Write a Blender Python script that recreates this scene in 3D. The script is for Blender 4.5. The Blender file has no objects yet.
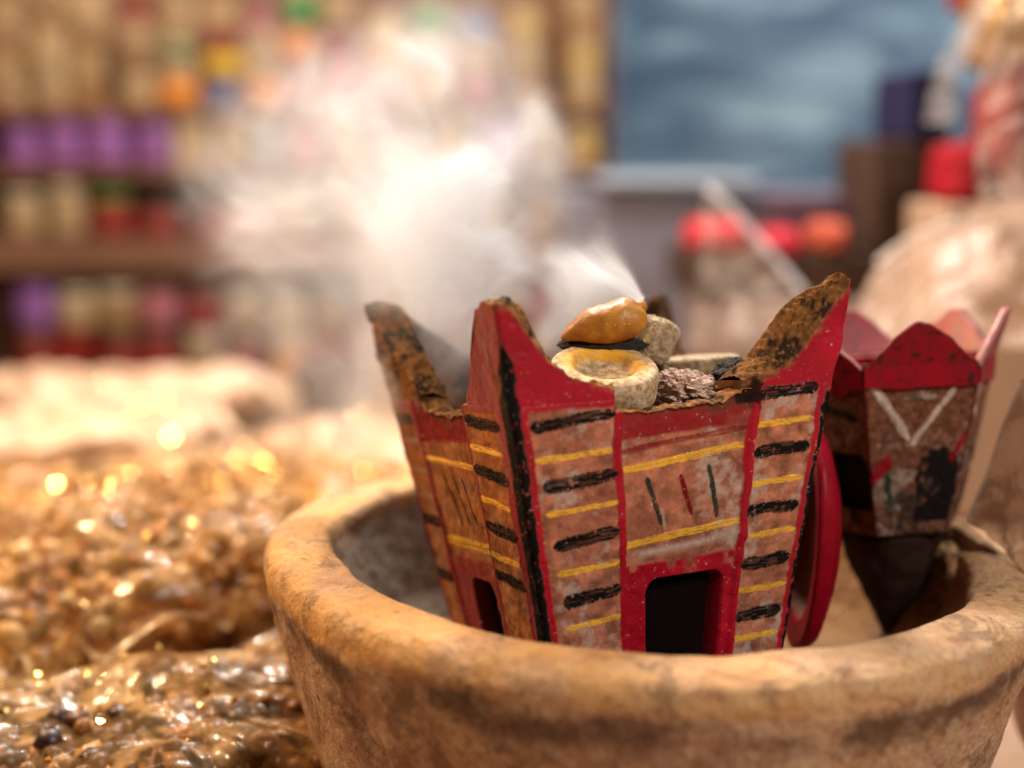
import bpy, math, random
import numpy as np
from mathutils import Vector, Matrix, Euler

random.seed(7)
RNG = np.random.default_rng(7)
scene = bpy.context.scene
COL = scene.collection

# ------------------------------------------------------------------ camera numbers
F = 1422.2
P = math.radians(9.0)
CAM = np.array([0.0, 0.0, 0.23])

def W(px, py, Y):
    """the place in the room, at depth Y, that the photograph shows at px, py"""
    x = (px - 512) / F; u = (384 - py) / F
    d = np.array([x, math.cos(P) + u * math.sin(P), -math.sin(P) + u * math.cos(P)])
    return Vector(CAM + d * (Y / d[1]))

def PX(n, Y):
    return n * Y / F

# ------------------------------------------------------------------ numpy noise
def _hash(ix, iy, iz, seed):
    h = (ix.astype(np.int64) * 374761393 + iy.astype(np.int64) * 668265263 + iz.astype(np.int64) * 2147483647 + seed * 974634777) & 0xffffffff
    h = ((h ^ (h >> 13)) * 1274126177) & 0xffffffff
    h = ((h ^ (h >> 16)) * 2246822519) & 0xffffffff
    return ((h ^ (h >> 15)) & 0xffff) / 65535.0

def vnoise(x, y, z, seed=0):
    x, y, z = np.broadcast_arrays(np.asarray(x, float), np.asarray(y, float), np.asarray(z, float))
    ix, iy, iz = np.floor(x), np.floor(y), np.floor(z)
    fx, fy, fz = x - ix, y - iy, z - iz
    fx, fy, fz = [f * f * f * (f * (f * 6 - 15) + 10) for f in (fx, fy, fz)]
    r = 0
    for a in (0, 1):
        for b in (0, 1):
            for c in (0, 1):
                wgt = (fx if a else 1 - fx) * (fy if b else 1 - fy) * (fz if c else 1 - fz)
                r = r + wgt * _hash(ix + a, iy + b, iz + c, seed)
    return r

def fbm(x, y, z, seed=0, oct=4, gain=0.5):
    r = 0; a = 1; t = 0
    for o in range(oct):
        r = r + a * vnoise(np.asarray(x) * 2 ** o + 17.3 * o, np.asarray(y) * 2 ** o, np.asarray(z) * 2 ** o, seed + o)
        t += a; a *= gain
    return r / t

def ss(e0, e1, x):
    t = np.clip((x - e0) / (e1 - e0), 0, 1)
    return t * t * (3 - 2 * t)

# ------------------------------------------------------------------ mesh helpers
def link(name, me, mat=None, parent=None):
    o = bpy.data.objects.new(name, me)
    COL.objects.link(o)
    if mat is not None:
        o.data.materials.append(mat)
    if parent is not None:
        o.parent = parent
    return o

def mesh_np(name, v, q, smooth=True, attrs=None):
    v = np.asarray(v, np.float32).reshape(-1, 3)
    me = bpy.data.meshes.new(name)
    faces = [tuple(f) for f in q] if not isinstance(q, np.ndarray) else q
    if isinstance(faces, np.ndarray) and faces.ndim == 2:
        n, k = faces.shape
        me.vertices.add(len(v)); me.vertices.foreach_set('co', v.ravel())
        me.loops.add(n * k); me.loops.foreach_set('vertex_index', faces.astype(np.int32).ravel())
        me.polygons.add(n)
        me.polygons.foreach_set('loop_start', np.arange(0, n * k, k, dtype=np.int32))
        me.update(calc_edges=True)
    else:
        me.from_pydata(v.tolist(), [], faces); me.update()
    me.polygons.foreach_set('use_smooth', np.full(len(me.polygons), bool(smooth)))
    for an, av in (attrs or {}).items():
        a = me.attributes.new(an, 'FLOAT_COLOR', 'POINT')
        av = np.asarray(av, np.float32)
        if av.shape[1] == 3:
            av = np.concatenate([av, np.ones((len(av), 1), np.float32)], 1)
        a.data.foreach_set('color', av.ravel())
    me.validate()
    return me

def grid_quads(nu, nv, closed_u=False, flip=False, off=0):
    """vertex index = iu*nv + iv"""
    iu = np.arange(nu if closed_u else nu - 1)
    iv = np.arange(nv - 1)
    A, B = np.meshgrid(iu, iv, indexing='ij')
    A2 = (A + 1) % nu
    q = np.stack([A * nv + B, A2 * nv + B, A2 * nv + B + 1, A * nv + B + 1], -1).reshape(-1, 4)
    if flip:
        q = q[:, ::-1]
    return q + off

def lathe(prof, n=48):
    """closed lathe mesh round z from a (r, z) list that runs from axis to axis or ring"""
    prof = np.asarray(prof, float)
    th = np.linspace(0, 2 * np.pi, n, endpoint=False)
    T, R_ = np.meshgrid(th, prof[:, 0], indexing='ij')
    Z = np.broadcast_to(prof[:, 1], T.shape)
    v = np.stack([R_ * np.cos(T), R_ * np.sin(T), Z], -1).reshape(-1, 3)
    return v, grid_quads(n, len(prof), closed_u=True)

def resample(prof, n):
    p = np.asarray(prof, float)
    d = np.r_[0, np.cumsum(np.hypot(*np.diff(p, axis=0).T))]
    # Catmull style smoothing through a dense linear path and box filter
    s = np.linspace(0, d[-1], n)
    q = np.stack([np.interp(s, d, p[:, 0]), np.interp(s, d, p[:, 1])], 1)
    for _ in range(3):
        q[1:-1] = (q[:-2] + 2 * q[1:-1] + q[2:]) / 4
    return q

def rbox(name, sx, sy, sz, bev=0.003, mat=None, parent=None):
    """bevelled box standing on z=0"""
    import bmesh
    bm = bmesh.new()
    bmesh.ops.create_cube(bm, size=1)
    bmesh.ops.scale(bm, vec=(sx, sy, sz), verts=bm.verts)
    bmesh.ops.translate(bm, vec=(0, 0, sz / 2), verts=bm.verts)
    bmesh.ops.bevel(bm, geom=list(bm.edges), offset=bev, segments=2, affect='EDGES', profile=0.5)
    me = bpy.data.meshes.new(name); bm.to_mesh(me); bm.free()
    return link(name, me, mat, parent)

def empty(name, loc, rot=(0, 0, 0)):
    o = bpy.data.objects.new(name, None); COL.objects.link(o)
    o.location = loc; o.rotation_euler = rot
    o.empty_display_size = 0.01
    return o

def tag(o, label=None, cat=None, group=None, kind=None):
    if label: o['label'] = label
    if cat: o['category'] = cat
    if group: o['group'] = group
    if kind: o['kind'] = kind
    return o

def copy_tree(o, parent=None):
    c = o.copy(); COL.objects.link(c); c.parent = parent
    for ch in list(o.children):
        copy_tree(ch, c)
    return c

# ------------------------------------------------------------------ node helpers
class NT:
    def __init__(self, name, disp=False):
        self.m = bpy.data.materials.new(name); self.m.use_nodes = True
        self.t = self.m.node_tree; self.t.nodes.clear()
        self.out = self.t.nodes.new('ShaderNodeOutputMaterial')
    def n(self, ty, **kw):
        nd = self.t.nodes.new(ty)
        for k, v in kw.items(): setattr(nd, k, v)
        return nd
    def l(self, a, b): self.t.links.new(a, b)
    def put(self, sock, v):
        if isinstance(v, bpy.types.NodeSocket): self.l(v, sock)
        elif v is not None: sock.default_value = v
    def math(self, op, a, b=None, c=None, clamp=False):
        nd = self.n('ShaderNodeMath', operation=op); nd.use_clamp = clamp
        self.put(nd.inputs[0], a); self.put(nd.inputs[1], b); self.put(nd.inputs[2], c)
        return nd.outputs[0]
    def vmath(self, op, a, b=None, scale=None):
        nd = self.n('ShaderNodeVectorMath', operation=op)
        self.put(nd.inputs[0], a); self.put(nd.inputs[1], b)
        if scale is not None: self.put(nd.inputs['Scale'], scale)
        return nd.outputs[0]
    def comb(self, x, y, z):
        nd = self.n('ShaderNodeCombineXYZ')
        for i, v in enumerate((x, y, z)): self.put(nd.inputs[i], v)
        return nd.outputs[0]
    def sep(self, v):
        nd = self.n('ShaderNodeSeparateXYZ'); self.l(v, nd.inputs[0]); return nd.outputs
    def obj(self): return self.n('ShaderNodeTexCoord').outputs['Object']
    def noise(self, vec, scale, detail=4, rough=0.55, dist=0.0, color=False):
        nd = self.n('ShaderNodeTexNoise'); self.put(nd.inputs['Vector'], vec)
        nd.inputs['Scale'].default_value = scale; nd.inputs['Detail'].default_value = detail
        nd.inputs['Roughness'].default_value = rough; nd.inputs['Distortion'].default_value = dist
        return nd.outputs['Color' if color else 'Fac']
    def voro(self, vec, scale, feature='F1', out='Distance', rnd=1.0):
        nd = self.n('ShaderNodeTexVoronoi', feature=feature); self.put(nd.inputs['Vector'], vec)
        nd.inputs['Scale'].default_value = scale; nd.inputs['Randomness'].default_value = rnd
        return nd.outputs[out]
    def ramp(self, fac, stops):
        nd = self.n('ShaderNodeValToRGB'); self.l(fac, nd.inputs[0])
        e = nd.color_ramp.elements
        while len(e) < len(stops): e.new(0.5)
        for k, (p, c) in enumerate(stops):
            e[k].position = p
            e[k].color = (c[0], c[1], c[2], 1) if isinstance(c, (tuple, list)) else (c, c, c, 1)
        return nd.outputs[0]
    def mix(self, fac, a, b, mode='MIX'):
        nd = self.n('ShaderNodeMix', data_type='RGBA', blend_type=mode)
        self.put(nd.inputs[0], fac)
        for s, v in ((nd.inputs[6], a), (nd.inputs[7], b)):
            if isinstance(v, (tuple, list)): v = (v[0], v[1], v[2], 1)
            self.put(s, v)
        return nd.outputs[2]
    def mapr(self, v, a, b, c, d, smooth=True):
        nd = self.n('ShaderNodeMapRange', interpolation_type='SMOOTHSTEP' if smooth else 'LINEAR')
        self.put(nd.inputs[0], v)
        for i, x in enumerate((a, b, c, d)): self.put(nd.inputs[i + 1], x)
        return nd.outputs[0]
    def bump(self, h, strength=0.5, dist=0.001, nrm=None):
        nd = self.n('ShaderNodeBump'); nd.inputs['Strength'].default_value = strength
        nd.inputs['Distance'].default_value = dist; self.l(h, nd.inputs['Height'])
        if nrm is not None: self.l(nrm, nd.inputs['Normal'])
        return nd.outputs[0]
    def bsdf(self, **kw):
        b = self.n('ShaderNodeBsdfPrincipled')
        names = dict(color='Base Color', rough='Roughness', metal='Metallic', normal='Normal', coat='Coat Weight',
                     coat_rough='Coat Roughness', spec='Specular IOR Level', sss='Subsurface Weight', sss_scale='Subsurface Scale',
                     trans='Transmission Weight', alpha='Alpha', coat_normal='Coat Normal', ior='IOR')
        for k, v in kw.items():
            if isinstance(v, (tuple, list)): v = (v[0], v[1], v[2], 1)
            self.put(b.inputs[names[k]], v)
        return b
    def done(self, b):
        self.l(b.outputs[0] if hasattr(b, 'outputs') else b, self.out.inputs['Surface']); return self.m

def mat_simple(name, col, rough=0.5, var=0.25, scale=60, coat=0.0, bump=0.0, metal=0.0, spec=0.4):
    t = NT(name); o = t.obj()
    nz = t.noise(o, scale, 5)
    c = t.mix(nz, tuple(x * (1 - var) for x in col), tuple(min(1, x * (1 + var)) for x in col))
    kw = dict(color=c, rough=rough, coat=coat, metal=metal, spec=spec)
    if bump: kw['normal'] = t.bump(nz, bump, 0.002)
    return t.done(t.bsdf(**kw))

def srgb(r, g, b, k=1.0):
    f = lambda c: ((c / 255 + 0.055) / 1.055) ** 2.4 if c > 10 else c / 255 / 12.92
    return (f(r) * k, f(g) * k, f(b) * k)

# painted clay: pigment, roughness and metal come from the painted surface itself
def mat_painted(name):
    t = NT(name); o = t.obj()
    a = t.n('ShaderNodeAttribute', attribute_name='pigment').outputs['Color']
    p = t.n('ShaderNodeAttribute', attribute_name='finish').outputs['Color']
    s = t.n('ShaderNodeSeparateColor'); t.l(p, s.inputs[0])
    fine = t.noise(o, 900, 5, 0.65)
    c = t.mix(t.mapr(fine, 0.35, 0.7, 0.0, 0.35), a, t.mix(1.0, a, (0.55, 0.5, 0.47), 'MULTIPLY'))
    h = t.math('ADD', t.math('MULTIPLY', fine, 0.5), t.noise(o, 260, 4))
    nrm = t.bump(h, 0.55, 0.0006)
    return t.done(t.bsdf(color=c, rough=s.outputs[0], metal=s.outputs[1], normal=nrm, coat=s.outputs[2], coat_rough=0.22, spec=t.mapr(s.outputs[0], 0.35, 0.58, 0.34, 0.06)))
M_PAINT = mat_painted('painted_clay')

# ------------------------------------------------------------------ painting tools (pigment only)
def stroke(U, v, u0, v0, u1, v1, hw, seed, asp=1.0, dry=0.4):
    """coverage of one hand-brushed stroke, ragged and dry towards its end"""
    dx, dy = (u1 - u0) * asp, v1 - v0
    L = math.hypot(dx, dy); dx /= L; dy /= L
    a = ((U - u0) * asp * dx + (v - v0) * dy) / L
    b = -(U - u0) * asp * dy + (v - v0) * dx
    b = b + (vnoise(a * 2.6, 0.3, seed, seed) - 0.5) * hw * 0.45
    wv = hw * (0.85 + 0.32 * vnoise(a * 5, b * 0 + 4.1, seed, seed + 3)) * np.sqrt(np.clip(np.minimum((a + 0.03) * 14, (1.03 - a) * 9), 0, 1))
    d = np.abs(b) / np.maximum(wv, 1e-5)
    rag = (fbm(a * 34, b / hw * 2.2, seed, seed + 5, 4, 0.65) - 0.5) * 1.0
    m = ss(1.12, 0.84, d + rag * 0.55)
    streak = vnoise(a * 5, b / hw * 5.5, seed + 0.7, seed + 9)
    scrape = fbm(a * 14, b / hw * 1.3, seed + 1.7, seed + 13, 3)
    m = m * (1 - dry * ss(0.56, 0.74, streak + 0.12 * a)) * (1 - 0.6 * ss(0.68, 0.76, scrape))
    return np.where((a > -0.06) & (a < 1.06), m, 0.0)

def lay(c, m, col):
    m = m[..., None]
    return c * (1 - m) + np.asarray(col) * m

RED = np.array((0.38, 0.004, 0.019)); BLACK = np.array((0.008, 0.0075, 0.008)); GOLD = np.array((1.0, 0.56, 0.05))
CLAY = np.array((0.44, 0.165, 0.095)); CHALK = np.array((0.52, 0.40, 0.34)); RAW = np.array((0.27, 0.115, 0.036)); CHAR = np.array((0.012, 0.010, 0.009))

def clay_colour(U, v, seed, warm_shade):
    n1 = fbm(U * 7, v * 5, seed, seed, 5); n2 = fbm(U * 24, v * 20, seed + 2, seed + 40, 4)
    c = np.broadcast_to(CLAY, U.shape + (3,)) * (0.30 + 1.35 * n2)[..., None]
    c = lay(c, 0.45 * ss(0.55, 0.72, n1), np.array((0.16, 0.045, 0.03)))
    c = c * (1 - warm_shade * np.array((0.22, 0.24, 0.62)))  # dim warm light put into the clay colour
    return c, n1, n2

def paint_face(k, U, v):
    """pigment, finish (rough, metal, coat) and relief of one outer wall of the front burner"""
    seed = 11 + 31 * k
    plain = k in (1, 2)  # left and back walls, their dimmer light put into clay, chalk and red
    c, n1, n2 = clay_colour(U, v, seed, 0.8 if plain else 0.0)
    rough = 0.62 + 0.15 * n2; metal = np.zeros_like(U); coat = np.full_like(U, 0.10); rel = np.zeros_like(U)
    chalk = ss(0.5, 0.70, 0.55 * fbm(U * 8 + 2, v * 6, seed + 5, seed + 5, 3) + 0.45 * fbm(U * 40, v * 30, seed + 6, seed + 1, 4)) * (0.2 if plain else 0.7)
    c = lay(c, chalk, CHALK * (0.75 if plain else 1.0))
    A = 1.45                                                     # face width over face height
    e1, e2 = (0.205, 0.648) if plain else (0.308, 0.748)
    wob = (vnoise(v * 5, 1.0, seed, seed) - 0.5) * 0.012
    mid = (U > e1) & (U < e2)
    # red band under the rim and brown line under it
    band = ss(0.865, 0.885, v + (n1 - 0.5) * 0.03 - 0.10 * (U - 0.5)) * mid
    c = lay(c, band * 0.9 * (1 - 0.5 * ss(0.55, 0.7, n1)), RED * (0.5 if plain else 0.75))
    c = lay(c, 0.8 * stroke(U, v, e1, 0.815 if not plain else 0.86, e2, 0.88, 0.014, seed + 7, A), RED * 0.55)
    # soot that crept over the upper wall
    soot = ss(0.93, 1.03, v + (fbm(U * 16, v * 14, seed + 9, seed, 4) - 0.5) * 0.16) * (mid | (v > 1.2))
    c = lay(c, soot * 0.75 * mid, CHAR * 2 + RAW * 0.25)
    gold_m = np.zeros_like(U); black_m = np.zeros_like(U)
    sootp = np.zeros_like(U)
    if k == 0:
        dd = np.hypot((U - 0.725) * 1.45, (v - 1.06) * 0.75) + (fbm(U * 30, v * 22, 5, 5, 4) - 0.5) * 0.10
        sootp = ss(0.085, 0.055, dd)
    def G(*a, **kw):
        nonlocal gold_m; gold_m = np.maximum(gold_m, stroke(U, v, *a, asp=A, **kw))
    def B(*a, **kw):
        nonlocal black_m; black_m = np.maximum(black_m, stroke(U, v, *a, asp=A, **kw))
    if not plain:
        G(0.312, 0.735, 0.745, 0.80, 0.0165, seed + 1, dry=0.7); G(0.312, 0.40, 0.75, 0.455, 0.0165, seed + 2, dry=0.7)
        for i, vv in enumerate((0.825, 0.592, 0.325, 0.082)): G(0.056 + 0.012 * i, vv - 0.012, 0.298, vv + 0.012, 0.0135, seed + 20 + i, dry=0.6)
        for i, vv in enumerate((0.972, 0.715, 0.455, 0.20)): B(0.056 + 0.012 * i, vv - 0.016, 0.297, vv + 0.018, 0.029, seed + 30 + i, dry=0.22)
        for i, vv in enumerate((0.885, 0.618, 0.38, 0.13, -0.095, -0.33)): G(0.757, vv - 0.004, 0.95, vv + 0.004, 0.0135, seed + 40 + i, dry=0.65)
        for i, vv in enumerate((1.02, 0.762, 0.495, 0.25, 0.01, -0.22)): B(0.762, vv - 0.003, 0.947, vv + 0.004, 0.029, seed + 50 + i, dry=0.22)
        for i, (u0, va, u1, vb) in enumerate(((0.40, 0.69, 0.45, 0.48), (0.515, 0.69, 0.56, 0.51), (0.612, 0.72, 0.655, 0.485))):
            m = stroke(U, v, u0, va, u1, vb, 0.012, seed + 60 + i, A, 0.15)
            c = lay(c, m, (RED * 0.5, np.array((0.02, 0.035, 0.025)))[i != 1]); rel += m * 0.00004
        c = lay(c, 0.55 * stroke(U, v, 0.452, 0.55, 0.464, 0.455, 0.008, seed + 66, A, 0.2), CHALK)
        c = lay(c, ss(0.03, 0.0, np.abs(v - 0.37 - 0.1 * (U - 0.5))) * ss(0.4, 0.6, n1) * mid * 0.8, CHALK)
    else:
        G(e1 + 0.01, 0.765, e2, 0.75, 0.013, seed + 1, dry=0.7); G(e1 + 0.02, 0.37, e2 - 0.01, 0.385, 0.013, seed + 2, dry=0.75)
        G(e1 + 0.02, 0.345, e2, 0.355, 0.009, seed + 3, dry=0.75)
        for i, vv in enumerate((0.85, 0.61, 0.355)): G(e2 + 0.01, vv + 0.01, 0.885, vv - 0.012, 0.0145, seed + 20 + i, dry=0.6)
        for i, vv in enumerate((0.972, 0.738, 0.49, 0.262)): B(e2 + 0.012, vv + 0.012, 0.905, vv - 0.016, 0.028, seed + 30 + i, dry=0.2)
        for i, vv in enumerate((0.84, 0.69, 0.56)): c = lay(c, 0.7 * stroke(U, v, 0.03, vv, 0.19, vv + 0.006, 0.012, seed + 40 + i, A, 0.6), CHALK * 0.8)
        for i, vv in enumerate((0.95, 0.435, 0.165)): B(0.03, vv, 0.19, vv + 0.004, 0.029, seed + 50 + i, dry=0.3)
        for i, (u0, va, u1, vb) in enumerate(((0.33, 0.69, 0.40, 0.45), (0.41, 0.69, 0.47, 0.47), (0.49, 0.69, 0.545, 0.48))):
            m = stroke(U, v, u0, va, u1, vb, 0.012, seed + 60 + i, A, 0.15); c = lay(c, m, CHAR * 2)
    fres = stroke(U, v, -0.1, 2, 1.1, 2.1, 0.01, 1)
    c = lay(c, gold_m, GOLD); metal = np.maximum(metal, gold_m * 0.25); rough = rough * (1 - gold_m) + 0.30 * gold_m
    rel += gold_m * 0.00008; coat = coat * (0.0 if plain else 1.0)
    c = lay(c, black_m, BLACK); rough = rough * (1 - black_m) + 0.6 * black_m; rel += black_m * 0.00007
    coat = coat * (1 - black_m)
    # red pilaster lines
    red_m = np.zeros_like(U)
    for e in (e1, e2):
        rag = (fbm(U * 60, v * 26, seed + e, seed + 8, 3) - 0.5) * 0.012
        red_m = np.maximum(red_m, ss(0.0165, 0.011, np.abs(U - e + wob + rag)) * (v < 1.03))
    # red door surround
    d0, d1, dt = (0.36, 0.585, 0.2) if plain else (0.395, 0.70, 0.235)
    top = (0.30 if plain else 0.315) + 0.05 * (U - 0.5) + (n2 - 0.5) * 0.03
    sur = ss(0.008, -0.008, v - top) * (U > e1 - 0.01) * (U < e2 + 0.01)
    sur *= 1 - 0.75 * ss(0.60, 0.7, fbm(U * 14, v * 10, seed + 4, seed + 4, 4)) * ss(0.12, 0.0, np.abs(v - top))
    red_m = np.maximum(red_m, sur * (0.75 if plain else 1.0))
    # corners: red margin and black corner band
    for uu, wdt in ((U, 0.026), (1 - U, 0.06 if plain else 0.024)):
        rag = (fbm(U * 50, v * 30, seed + 3, seed + 6, 3) - 0.5) * 0.016
        lim = ss(1.33, 1.30, v + np.abs(uu) * 3) if k in (0, 1) else ss(1.02, 1.0, v)
        if k == 0 and uu is not U: lim = ss(1.03, 1.0, v)
        red_m = np.maximum(red_m, ss(wdt * 1.85 + 0.004, wdt * 1.85 - 0.003, uu + rag * 0.6))
        bm = ss(wdt + 0.004, wdt - 0.004, uu + rag) * lim
        bm = bm * (1 - 0.7 * ss(0.72, 0.78, fbm(U * 70, v * 50, seed + 12, seed + 1, 3)))
        black_m = np.maximum(black_m, bm)
    red_m = np.maximum(red_m, ss(1.01, 1.03, v + (n2 - 0.5) * 0.02))
    red_m = red_m * (1 - black_m)
    redc = RED * (0.75 + 0.6 * n1[..., None]) * (np.array((0.6, 1.0, 0.8)) if plain else 1)
    m = red_m[..., None]; c = c * (1 - m) + redc * m
    rough = rough * (1 - red_m) + 0.42 * red_m; coat = np.maximum(coat, red_m * 0.12); rel += red_m * 0.0001
    bb = ((U < 0.07) | (U > 0.9)) * black_m
    c = lay(c, bb, BLACK); rough = rough * (1 - bb) + 0.6 * bb; coat = coat * (1 - bb)
    c = lay(c, sootp * 0.95, CHAR); rough = np.maximum(rough, sootp * 0.9); coat = coat * (1 - sootp)
    # flecks and chips
    chip = ss(0.825, 0.85, fbm(U * 110, v * 80, seed + 21, seed + 2, 3))
    c = lay(c, chip * 0.8, CHALK); rel -= chip * 0.0002
    # door recess, its inner shade put into the colour
    q = np.maximum(np.abs(U - (d0 + d1) / 2) - (d1 - d0) / 2 + 0.05, 0) ** 2 * A * A + np.maximum(v - dt + 0.05 * A - 0.02 * (U - 0.5), 0) ** 2
    door = ss(0.05 * A + 0.006, 0.05 * A - 0.006, np.sqrt(q))
    c = lay(c, door, np.array((0.014, 0.006, 0.006))); rough = np.maximum(rough, door * 0.9); metal = metal * (1 - door)
    rel = rel * (1 - door) - door * 0.0065
    rel -= 0.0009 * ss(0.0, 0.02, U - e1) * ss(0.0, 0.02, e2 - U) * (v < 1.2)
    rel += (n2 - 0.5) * 0.0006 + (n1 - 0.5) * 0.0012
    return c, np.stack([rough, metal, coat * (1 - door)], -1), rel

BH = 0.0663; B0 = 0.0412; B1 = 0.0522; VB = -0.6; TH = 0.0088
def wall_pos(k, U, v, inset, rr=0.0016):
    """point on wall k (0 towards the viewer, then clockwise seen from above)"""
    w = B0 + (B1 - B0) * v - inset
    s = 2 * U - 1
    x = s * w; y = -w
    d = w - rr; over = np.maximum(np.abs(x) - d, 0) / rr
    ang = over * math.pi / 4
    xr = np.sign(x) * (d + rr * np.sin(ang)); yr = -(d + rr * np.cos(ang))
    x = np.where(over > 0, xr, x); y = np.where(over > 0, yr, y)
    for _ in range(k):
        x, y = y, -x
    return np.stack([x, y, (v - VB) * BH], -1)

def raw_colour(p, seed):
    n = fbm(p[..., 0] * 230, p[..., 1] * 230, p[..., 2] * 230, seed, 5, 0.65)
    n2 = fbm(p[..., 0] * 900, p[..., 1] * 900, p[..., 2] * 900, seed + 9, 3)
    c = RAW * (0.15 + 1.8 * n2)[..., None]
    c = lay(c, 0.88 * ss(0.49, 0.60, n), CHAR * 1.8)
    c = lay(c, 0.7 * ss(0.60, 0.72, n2), np.array((0.42, 0.22, 0.08)))
    return c, n, n2

def horn_h(q):
    return np.interp(np.abs(q), [0, 0.025, 0.05, 0.08, 0.12, 0.18, 0.25, 0.30], [1.475, 1.465, 1.40, 1.30, 1.205, 1.13, 1.10, 1.088])

def build_burner():
    t = empty('incense_burner', (0, 0, 0))
    # ---- walls
    V, Q, CA, FA = [], [], [], []
    off = 0
    for k in range(4):
        nu, nv, ni = (380, 400, 40) if k == 0 else ((300, 400, 40) if k == 1 else (90, 100, 20))
        u = np.linspace(0, 1, nu)
        midtop = 0.985 + 0.05 * (fbm(u * 22, 0.5, k, 5 + k, 4) - 0.5) + (0.05 * ss(0.62, 0.72, u) if k == 0 else 0)
        top = np.where((u < 0.303) | (u > (0.652 if k in (1, 2) else 0.697)), 1.045, midtop)
        tt = np.linspace(0, 1, nv)
        U = np.repeat(u[:, None], nv, 1); v = VB + (top[:, None] - VB) * tt[None, :]
        c, f, rel = paint_face(k, U, v)
        p = wall_pos(k, U, v, -rel)
        # broken crest and inner side
        ti = np.linspace(0, 1, ni)
        tin = np.clip(ti / 0.35, 0, 1); down = np.clip((ti - 0.35) / 0.65, 0, 1)
        Ui = np.repeat(u[:, None], ni, 1)
        vi = top[:, None] * np.ones(ni) - 0.42 * down[None, :] + 0.015 * np.sin(math.pi * tin)[None, :]
        pi_ = wall_pos(k, Ui, vi, TH * np.maximum(tin, 0.03)[None, :] * np.ones_like(Ui))
        nz = fbm(pi_[..., 0] * 300, pi_[..., 1] * 300, pi_[..., 2] * 300, 3, 4) - 0.5
        pi_[..., 2] += nz * 0.0022 * np.sin(math.pi * np.clip(ti * 1.6, 0, 1))[None, :] * ((Ui > 0.31) & (Ui < 0.74))
        ci, n, n2 = raw_colour(pi_, 21 + k)
        ci = lay(ci, 0.55 * ss(0.35, 0.6, n), CHAR * 2)
        fi = np.stack([np.full_like(n, 0.9), 0 * n, 0 * n], -1)
        P_ = np.concatenate([p, pi_], 1); nn = nv + ni
        V.append(P_.reshape(-1, 3)); CA.append(np.concatenate([c, ci], 1).reshape(-1, 3)); FA.append(np.concatenate([f, fi], 1).reshape(-1, 3))
        Q.append(grid_quads(nu, nn, off=off)); off += nu * nn
    o = link('walls', mesh_np('walls', np.concatenate(V), np.concatenate(Q), True, {'pigment': np.concatenate(CA), 'finish': np.concatenate(FA)}), M_PAINT, t)
    # ---- floor plate that closes the body
    fl = wall_pos(0, np.array([0, 1.0]), np.array([VB + 0.03] * 2), 0.001)
    w = B0 + (B1 - B0) * VB - 0.0006
    b = rbox('base', 2 * w, 2 * w, 0.004, 0.0008, mat_simple('burner_base_clay', (0.2, 0.09, 0.05), 0.85), t)
    b.location.z = -0.001
    # ---- near-black plates in the doorways stand for the shaded hollow inside
    md = mat_simple('soot_black', (0.006, 0.003, 0.003), 1.0, 0.6, 300, spec=0.05)  # near-black colour stands for the shade in the openings
    for k, (d0, d1, dt) in ((0, (0.395, 0.70, 0.235)), (1, (0.36, 0.585, 0.2))):
        uu = np.linspace(d0 + 0.008, d1 - 0.008, 12); vv = np.linspace(VB + 0.05, dt - 0.02, 24)
        U, v = np.meshgrid(uu, vv, indexing='ij')
        pa = wall_pos(k, U, v, 0.0055 + 0 * U).reshape(-1, 3)
        dpt = link('doorway_shade', mesh_np('doorway_shade', pa, grid_quads(12, 24)), md, t)
        so = dpt.modifiers.new('thick', 'SOLIDIFY'); so.thickness = 0.0008; so.offset = -1
    # ---- four horns
    for cidx in range(4):
        raw_all = cidx in (1, 2)
        n, m, mt = (240, 130, 26) if cidx in (0, 1, 3) else (80, 50, 14)
        q = np.linspace(-0.302, 0.302, n)
        q = np.sign(q) * np.abs(q / 0.302) ** 1.25 * 0.302
        h = horn_h(q) + (0.06 if cidx in (1, 3) else 0.0) * ss(0.28, 0.02, np.abs(q)) + (0.035 * ss(0.0, 0.09, np.abs(q)) * ss(0.3, 0.14, np.abs(q)) if cidx == 3 else 0)
        if cidx == 1: h = np.where(q < 0, 1.52 - 1.05 * np.abs(q), h)
        if cidx == 0: h = np.where(q < 0, np.interp(np.abs(q), [0, 0.07, 0.13, 0.18, 0.24, 0.30], [1.475, 1.468, 1.43, 1.33, 1.17, 1.09]), h)
        if raw_all:
            h = h - 0.03 + 0.05 * (fbm(q * 22, 1, 0, 71, 3) - 0.5)
            h = np.minimum(h, 1.53) if cidx == 1 else h + 0.05
        h = h + (fbm(q * 38, 2, cidx, 77, 5, 0.6) - 0.5) * 0.014 * ss(0.0, 0.05, np.abs(q))
        hin0 = None
        if cidx == 3:
            a_ = np.abs(q)
            nz_ = (fbm(q * 50, 2, 3, 77, 3) - 0.5) * 0.02
            h = np.interp(a_, [0, .035, .09, .14, .20, .26, .303], [1.50, 1.43, 1.285, 1.185, 1.125, 1.105, 1.09]) + nz_
            hin0 = np.interp(a_, [0, .035, .09, .20, .27, .303], [1.515, 1.475, 1.38, 1.185, 1.12, 1.09]) + nz_
        if cidx == 1:
            a_ = np.abs(q); nz_ = (fbm(q * 40, 2, 3, 79, 3) - 0.5) * 0.03
            h = np.where(q < 0, 1.53 - 1.12 * a_, np.interp(a_, [0, .05, .15, .303], [1.53, 1.49, 1.30, 1.08])) + nz_
            hin0 = h + np.where(q < 0, -0.06, -0.03)
        bev = ({0: -0.07, 1: 0.05, 3: 0.075}.get(cidx, 0.0)) * ss(0.01, 0.09, np.abs(q)) * ss(0.30, 0.2, np.abs(q))
        hin = h + bev * 0.75; h = h - bev * 0.35
        if hin0 is not None: hin = hin0; h = h + 0.35 * bev
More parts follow.
